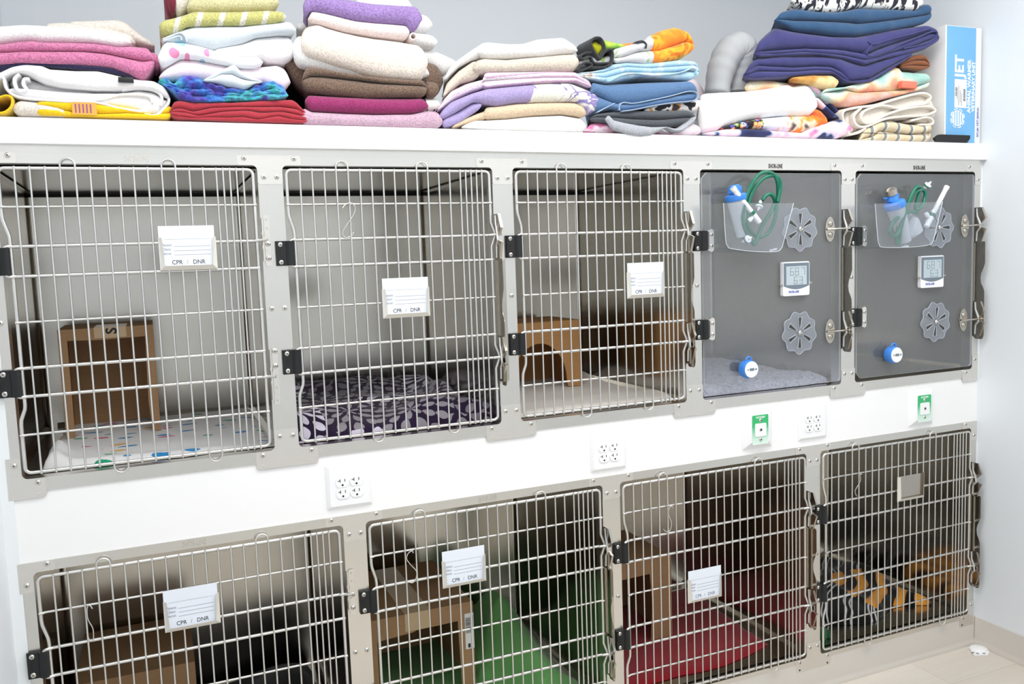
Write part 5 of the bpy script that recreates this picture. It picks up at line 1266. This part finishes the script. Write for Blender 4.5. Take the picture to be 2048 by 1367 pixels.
    ribbon(m, uv, A5, [(550, 985), (545, 940), (590, 900), (700, 908), (900, 872), (1100, 830), (1300, 778), (1385, 790), (1400, 850), (1340, 880), (1100, 905), (900, 938), (700, 978), (570, 995)], -.006, .05, .0032)
    ribbon(m, uv, A5, [(310, 1005), (400, 955), (490, 910)], -.004, .05, .0032)
    put('stitched_edge', m.mesh('stitched_edge', T['stitch'], o.location, 70, uv), o)
    cloth('blanket', 'black, white and orange print cloth under the denim blue fleece', 'blanket', T['bwo'], A5, g,
          [([[(820, 970), (1000, 905), (1300, 882), (1440, 848), (1468, 890)], [(830, 1010), (1100, 1000), (1400, 1015), (1465, 930)]], .008, .22, {'seed': 52})])
    o = cloth('blanket', 'charcoal fleece blanket near the bottom of the blue pile', 'blanket', T['charcoal'], A5, g,
          [([[(235, 1050), (300, 1025), (430, 1005), (700, 990), (1000, 985), (1300, 982), (1392, 1040)], [(240, 1060), (480, 1060), (700, 1075), (1000, 1080), (1300, 1060), (1388, 1070)], [(245, 1095), (420, 1120), (480, 1150), (700, 1170), (1000, 1180), (1300, 1140), (1385, 1100)]], .000, .26, {'seed': 53, 'zmin': SZ+.002})])
    m = MB(); uv = []
    fold_body(m, uv, A5, [[(400, 1060), (430, 1030), (480, 1090), (600, 1120), (760, 1150), (900, 1165), (1060, 1165), (1180, 1190), (1290, 1120), (1350, 1080), (1392, 1040)], [(410, 1110), (480, 1195), (620, 1240), (780, 1268), (900, 1255), (990, 1210), (1060, 1170), (1140, 1215), (1240, 1222), (1330, 1140), (1394, 1060)]], -.026, .030, rend=.012, seed=54, bulge=.008)
    put('pale_grey_flap', m.mesh('pale_grey_flap', T['greyf'], o.location, 70, uv), o)
    cloth('blanket', 'pink and white floral cloth at the bottom of the blue pile', 'blanket', T['pinkfl'], A5, g,
          [([[(165, 1200), (240, 1135), (350, 1102), (480, 1150), (1000, 1190), (1250, 1170), (1380, 1122), (1455, 1165)], [(170, 1212), (490, 1222), (1455, 1247)]], .012, .24, {'seed': 55, 'zmin': SZ})])
pile_five()
def pile_six():
    g = 'cloths in the low front pile before the navy blankets'
    P = [(310, 720), (330, 560), (370, 420), (430, 290), (520, 215), (590, 240), (625, 330), (628, 480), (600, 620), (590, 720)]
    pts = catmull([atY(*A6(p), .12) for p in P], 6); n = len(pts); m = MB()
    m.tube(pts, [(.026+.026*sin(pi*(.30+.55*(1-i/(n-1)))))*(1+.025*sin(i*1.3)+.02*sin(i*.7+1)) for i in range(n)], 20)
    o = Vector((pts[0].x, .12, SHELF))
    bo = tag(put('bolster', m.mesh('bolster', T['greyq'], o, 70), None, o), 'grey puffy padded bolster curled upright behind the low white towel', 'bolster')
    cloth('towel', 'white textured towel draped over the patchwork cloth, low front pile', 'towel', T['bumpw'], A6, g,
          [([[(145, 790), (180, 720), (250, 700), (400, 692), (700, 682), (1000, 642), (1180, 602), (1225, 630), (1300, 612), (1380, 602), (1440, 690), (1472, 800)], [(135, 960), (150, 1090), (175, 1162), (350, 1130), (500, 1062), (800, 992), (1100, 962), (1400, 972), (1470, 920)]], -.004, .26, {'seed': 57, 'wr': .003, 'bulge': .03})])
    cloth('cloth', 'patchwork print cloth with coloured circles under the white textured towel', 'cloth', T['patch'], A6, g,
          [([[(380, 1110), (600, 1042), (820, 1002), (1100, 972), (1320, 962), (1420, 960), (1490, 880), (1540, 930), (1585, 1040)], [(385, 1135), (700, 1122), (1000, 1142), (1280, 1165), (1400, 1142), (1580, 1062)]], .004, .24, {'seed': 58})])
    cloth('blanket', 'navy and pink tie-dye blanket at the bottom of the low front pile', 'blanket', T['tiedye'], A6, g,
          [([[(165, 1172), (440, 1122), (700, 1122), (1000, 1146), (1290, 1168), (1450, 1100), (1600, 1045), (1780, 1000), (1872, 1120)], [(168, 1187), (700, 1207), (1280, 1222), (1600, 1228), (1720, 1228), (1868, 1160)]], -.004, .26, {'seed': 59, 'zmin': SZ}),
           ([[(1340, 600), (1372, 560), (1480, 660), (1600, 800), (1700, 900), (1790, 1000)], [(1345, 640), (1470, 720), (1590, 850), (1690, 960), (1780, 1040)]], .022, .14, {'rend': .01, 'seed': 60}),
           ([[(1440, 760), (1490, 780), (1600, 900), (1700, 1000)], [(1440, 800), (1530, 900), (1620, 980), (1700, 1020)]], .012, .14, {'rend': .01, 'seed': 61})])
pile_six()
def pile_seven():
    g = 'blankets in the tall navy pile at the right'
    cloth('blanket', 'black and white leaf print blanket on top of the navy pile', 'blanket', T['leaf'], A7, g,
          [([[(490, -20), (560, -90), (900, -110), (1500, -100), (1640, -70), (1690, 0)], [(500, 20), (560, 70), (700, 95), (850, 112), (1000, 85), (1100, 58), (1300, 70), (1640, 92), (1688, 40)]], .010, .16, {'seed': 63, 'wr': .004})])
    cloth('blanket', 'petrol blue fleece blanket under the leaf print blanket', 'blanket', T['teal'], A7, g,
          [([[(340, 160), (400, 102), (520, 67), (700, 90), (850, 112), (1000, 88), (1120, 60), (1400, 72), (1650, 90), (1700, 30), (1762, 25)], [(345, 175), (600, 175), (900, 185), (1050, 190), (1110, 200), (1300, 190), (1500, 160), (1755, 125)], [(350, 195), (500, 262), (800, 302), (1050, 327), (1200, 302), (1450, 262), (1700, 212), (1755, 165)]], .002, .16, {'seed': 64, 'wr': .004, 'bulge': .03})])
    cloth('blanket', 'thick navy blanket with a rolled right end, upper of the two navy ones', 'blanket', T['navy'], A7, g,
          [([[(152, 440), (200, 370), (260, 320), (370, 232), (600, 282), (900, 322), (1100, 322), (1250, 290), (1400, 262), (1730, 222), (1800, 250), (1836, 310)], [(154, 470), (600, 440), (900, 450), (1100, 480), (1170, 500), (1300, 440), (1500, 370), (1740, 290), (1834, 320)], [(156, 490), (600, 470), (950, 500), (1150, 545), (1350, 490), (1550, 440), (1720, 370), (1832, 335)], [(160, 515), (400, 502), (700, 492), (950, 525), (1150, 585), (1350, 525), (1550, 482), (1700, 450), (1830, 360)]], -.002, .15, {'seed': 65, 'wr': .004, 'bulge': .034})],
          [([(1210, 400), (1160, 480), (1200, 510), (1330, 470), (1500, 390), (1650, 330), (1760, 285), (1800, 300), (1780, 350), (1700, 395), (1500, 440)], -.006, .08, .005), ([(1170, 380), (1230, 400), (1400, 350), (1600, 300), (1740, 258)], -.005, .08, .005)])
    cloth('blanket', 'navy blanket in thin layers, lower of the two navy ones', 'blanket', T['navy'], A7, g,
          [([[(58, 650), (110, 575), (175, 530), (400, 502), (700, 497), (950, 525), (1150, 588), (1300, 545), (1500, 485), (1585, 485)], [(60, 660), (170, 592), (500, 612), (700, 600), (840, 610), (930, 660), (1000, 740), (1200, 720), (1400, 600), (1582, 495)], [(62, 675), (170, 640), (500, 650), (700, 635), (830, 640), (930, 700), (1000, 745), (1200, 735), (1400, 612), (1582, 500)], [(65, 695), (160, 712), (400, 702), (700, 672), (860, 665), (960, 742), (1090, 752), (1190, 745), (1400, 625), (1580, 505)]], .002, .15, {'seed': 66, 'wr': .003})])
    cloth('blanket', 'golden brown print blanket peeking out under the navy blankets', 'blanket', T['gold'], A7, g,
          [([[(470, 705), (700, 675), (860, 675), (915, 715)], [(480, 735), (640, 755), (800, 802), (885, 812), (916, 765)]], -.004, .24, {'seed': 67})])
    cloth('blanket', 'rust brown blanket folded at the right under the navy blankets', 'blanket', T['rust'], A7, g,
          [([[(1470, 560), (1600, 500), (1690, 490), (1738, 580)], [(1475, 585), (1600, 545), (1700, 545), (1737, 590)], [(1478, 600), (1600, 590), (1700, 600), (1736, 600)], [(1480, 612), (1660, 642), (1735, 612)]], .014, .24, {'seed': 68, 'rend': .008})])
    o = cloth('blanket', 'fluffy pastel plaid blanket in mint, peach and cream', 'blanket', T['plaidp'], A7, g,
          [([[(760, 810), (960, 792), (1070, 762), (1280, 702), (1430, 592), (1480, 592), (1500, 632), (1600, 642), (1720, 662), (1742, 722)], [(765, 840), (1000, 800), (1110, 830), (1270, 832), (1450, 822), (1600, 802), (1738, 745)], [(780, 902), (900, 950), (1060, 962), (1150, 945), (1350, 892), (1600, 832), (1735, 790)]], .004, .30, {'seed': 69, 'wr': .006, 'bulge': .03}),
           ([[(68, 760), (150, 712), (460, 742), (600, 760), (800, 800)], [(70, 825), (300, 830), (600, 900), (800, 900)]], .030, .12, {'seed': 70, 'wr': .005})])
    a, b = atY(*A7((1470, 735)), -.004), atY(*A7((1608, 808)), -.004)
    m = MB(); m.box(a.x, b.x, -.008, .012, b.z, a.z, 0, .003); put('coral_label', m.mesh('coral_label', T['coral'], o.location), o)
    cloth('blanket', 'cream knit blanket with wavy open folds facing out', 'blanket', T['knitc'], A7, g,
          [([[(950, 1030), (1050, 985), (1250, 957), (1450, 897), (1650, 850), (1740, 872), (1790, 1000)], [(1000, 1225), (1130, 1160), (1330, 1095), (1500, 1085), (1750, 1130), (1785, 1050)]], .016, .26, {'seed': 71, 'bulge': .01})],
          [([(1010, 1228), (960, 1130), (948, 1020), (1050, 982), (1250, 955), (1450, 895), (1650, 848), (1735, 868), (1740, 900), (1690, 945), (1560, 960), (1450, 985), (1330, 960), (1240, 970), (1130, 1020), (1110, 1090), (1190, 1120), (1330, 1050), (1500, 992), (1700, 968), (1790, 1005), (1700, 1048), (1500, 1060), (1330, 1082), (1160, 1150), (1070, 1140), (1040, 1060), (1110, 985)], -.002, .22, .0085),
           ([(1560, 1100), (1700, 1068), (1760, 1090), (1755, 1130), (1640, 1135)], .000, .2, .008), ([(1010, 1225), (1090, 1205), (1150, 1165)], .0, .1, .008)])
    cloth('blanket', 'beige plaid flannel at the bottom of the navy pile', 'blanket', T['plaid'], A7, g,
          [([[(1105, 1262), (1140, 1175), (1260, 1105), (1400, 1090), (1550, 1122), (1700, 1142), (1762, 1105)], [(1110, 1270), (1240, 1240), (1290, 1190), (1400, 1200), (1550, 1225), (1740, 1205)], [(1112, 1275), (1740, 1288)]], -.002, .28, {'seed': 72, 'zmin': SZ})])
pile_seven()
# ------------------------------------------------------------------ box, doorstop, floor item
def jet_box():
    x0, x1, y0, y1, z0, z1 = 2.548, 2.722, .004, .300, SHELF, rel(.738)
    root = thing('carton_box', 'tall blue and white animal warmer box standing on the shelf by the right wall', 'box', ((x0+x1)/2, (y0+y1)/2, z0))
    ox, oy = (x0+x1)/2, (y0+y1)/2; w = x1-x0; hh = z1-z0
    m = MB(); m.box(-w/2, w/2, y0-oy, y1-oy, 0, hh, 0, .0015); b = put('box_body', m.mesh('box_body', M['label'], smooth=30), root)
    f = y0-oy
    bx0, bx1 = -w/2+.006, w/2-.028
    m = MB(); m.box(bx0, bx1, f-.0006, f+.0002, .002, hh-.002); p = put('blue_print', m.mesh('blue_print', plain('light_blue_print', (112, 174, 222), .5, 0, .03), smooth=0), root)
    y = f-.0008
    wh = M['white']
    put('lettering', text_mesh('JET', .058, wh, .0001, bold=.0016, rot=pi/2, sx=.95), p, (-.018, y, .262))
    put('lettering', text_mesh('ANIMAL WARMER', .0222, wh, .0001, bold=.0006, rot=pi/2, sx=1.0), p, (.0285, y, .196))
    put('lettering', text_mesh('VETERINARY UNIT', .0205, wh, .0001, bold=.0006, rot=pi/2, sx=1.0), p, (.0490, y, .196))
    m = MB(); m.box(-.042, .016, y-.0004, y, .122, .218); l = put('address_label', m.mesh('address_label', M['label'], smooth=0), root)
    put('lettering', text_mesh('FISHER', .0105, M['ink'], .0001, bold=.0002, rot=pi/2), l, (-.0345, y-.0006, .176))
    m = MB()
    for k in range(24): 
        q = random.choice((.0006, .0012)); m.box(.000, .010, y-.0007, y-.0004, .146+k*.0017, .146+k*.0017+q)
    for k, (a, c) in enumerate(((.150, .190), (.130, .196), (.140, .180), (.128, .170))): m.box(-.030+k*.007, -.0285+k*.007, y-.0007, y-.0004, a, c)
    put('barcode', m.mesh('barcode', M['ink'], smooth=0), l)
    # round emblem: striped disc with short rays
    m = MB(); cx, cz = -.026, .086; r = .026
    for k in range(5):
        zz_ = -r+.0045+k*.0108; hw = sqrt(max(0, r*r-(zz_+.002)**2)); m.box(cx+zz_, cx+zz_+.0062, y-.0002, y, cz-hw, cz+hw)
    m.tube([(cx+r*cos(2*pi*k/40), y, cz+r*sin(2*pi*k/40)) for k in range(40)], .0014, 6, True)
    for k in range(8):
        a = 2*pi*k/8+.3; a1, a2 = a-.26, a+.26; q = 1.22
        m.tube([(cx+r*q*cos(a1), y, cz+r*q*sin(a1)), (cx+r*(q+.06)*cos(a), y, cz+r*(q+.06)*sin(a)), (cx+r*q*cos(a2), y, cz+r*q*sin(a2))], .0018, 6)
    put('emblem', m.mesh('emblem', wh, smooth=30), p)
    put('lettering', text_mesh('SKU#: VET-800NA', .0130, M['bluetext'], .0001, bold=.0002, rot=pi/2), root, (w/2-.013, f-.0003, .075))
jet_box()
def doorstop():
    a = atY(1868, 283, -.006); b = atY(1937, 283, -.006)
    m = MB(); z = SHELF
    vs = [(a.x, -.010, z), (b.x-.022, -.010, z), (b.x, .001, z), (a.x+.02, .001, z), (a.x, -.012, z+.014), (a.x+.022, -.0125, z+.027), (b.x, -.0125, z+.027), (b.x, .001, z+.027), (a.x+.022, .001, z+.027), (a.x, .001, z+.014), (b.x, -.0125, z+.016)]
    m.add(vs, [(0, 4, 5, 6, 10, 1), (0, 9, 4), (0, 3, 9), (4, 9, 8, 5), (5, 8, 7, 6), (6, 7, 2, 10), (10, 2, 1), (0, 1, 2, 3), (3, 2, 7, 8, 9)])
    o = (a.x, -.006, z)
    tag(put('doorstop', m.mesh('doorstop', M['black'], o, smooth=0), None, o), 'black rubber wedge lying on the shelf edge before the blue box', 'doorstop')
doorstop()
def floor_item():
    P = [atZ(x, y, 0.0005) for x, y in ((1936, 1296), (1940, 1299), (1948, 1311), (1976, 1310), (1979, 1304), (1966, 1294), (1945, 1293))]
    m = MB(); m.prism([(p.x, p.y) for p in P], .0006, .0045, 'Z')
    c = atZ(1957, 1298, .004)
    m2 = MB(); m2.lathe([(.030, 0), (.029, .005), (.024, .008), (.001, .009)], (c.x, c.y, .0045), (0, 0, 1), 24)
    o = Vector((c.x, c.y, 0)); root = thing('plastic_cover', 'small white plastic cover plate lying on the floor in the corner', 'cover', o)
    put('plate', m.mesh('plate', M['white'], o, smooth=20), root); put('raised_dome', m2.mesh('raised_dome', M['white'], o, smooth=50), root)
    s = MB()
    for x, y in ((1946, 1304), (1955, 1306), (1968, 1306)):
        q = atZ(x, y, .0046); s.box(q.x-.005, q.x+.005, q.y-.004, q.y+.004, .0040, .0048)
    put('screw_slot', s.mesh('screw_slot', M['hygrey'], o, smooth=0), root)
floor_item()

# ------------------------------------------------------------------ light
def troffer(x, y, sx, sy, power, col=(1, .99, .975)):
    l = bpy.data.lights.new('ceiling_panel_light', 'AREA'); l.shape = 'RECTANGLE'; l.size = sx; l.size_y = sy; l.energy = power; l.color = col
    o = bpy.data.objects.new('ceiling_panel_light', l); C.objects.link(o); o.location = (x, y, ZT-.02)
for y, power in ((-.85, 15), (-2.25, 6.6)):
    for x in (.40, 2.00): troffer(x, y, 1.2, .6, power)
w = bpy.data.worlds.new('world'); bpy.context.scene.world = w; w.use_nodes = True
w.node_tree.nodes['Background'].inputs['Color'].default_value = (.9, .95, 1, 1); w.node_tree.nodes['Background'].inputs['Strength'].default_value = .1
sc = bpy.context.scene
sc.view_settings.view_transform = 'Standard'; sc.view_settings.look = 'None'; sc.view_settings.gamma = 1.0; sc.view_settings.use_curve_mapping = False
sc.view_settings.exposure = 0.45
sc.cycles.max_bounces = 10; sc.cycles.diffuse_bounces = 5; sc.cycles.glossy_bounces = 6; sc.cycles.transparent_max_bounces = 16
sc.cycles.sample_clamp_indirect = 6.0
try:
    sc.cycles.use_denoising = True; sc.cycles.denoiser = 'OPENIMAGEDENOISE'
except Exception: pass
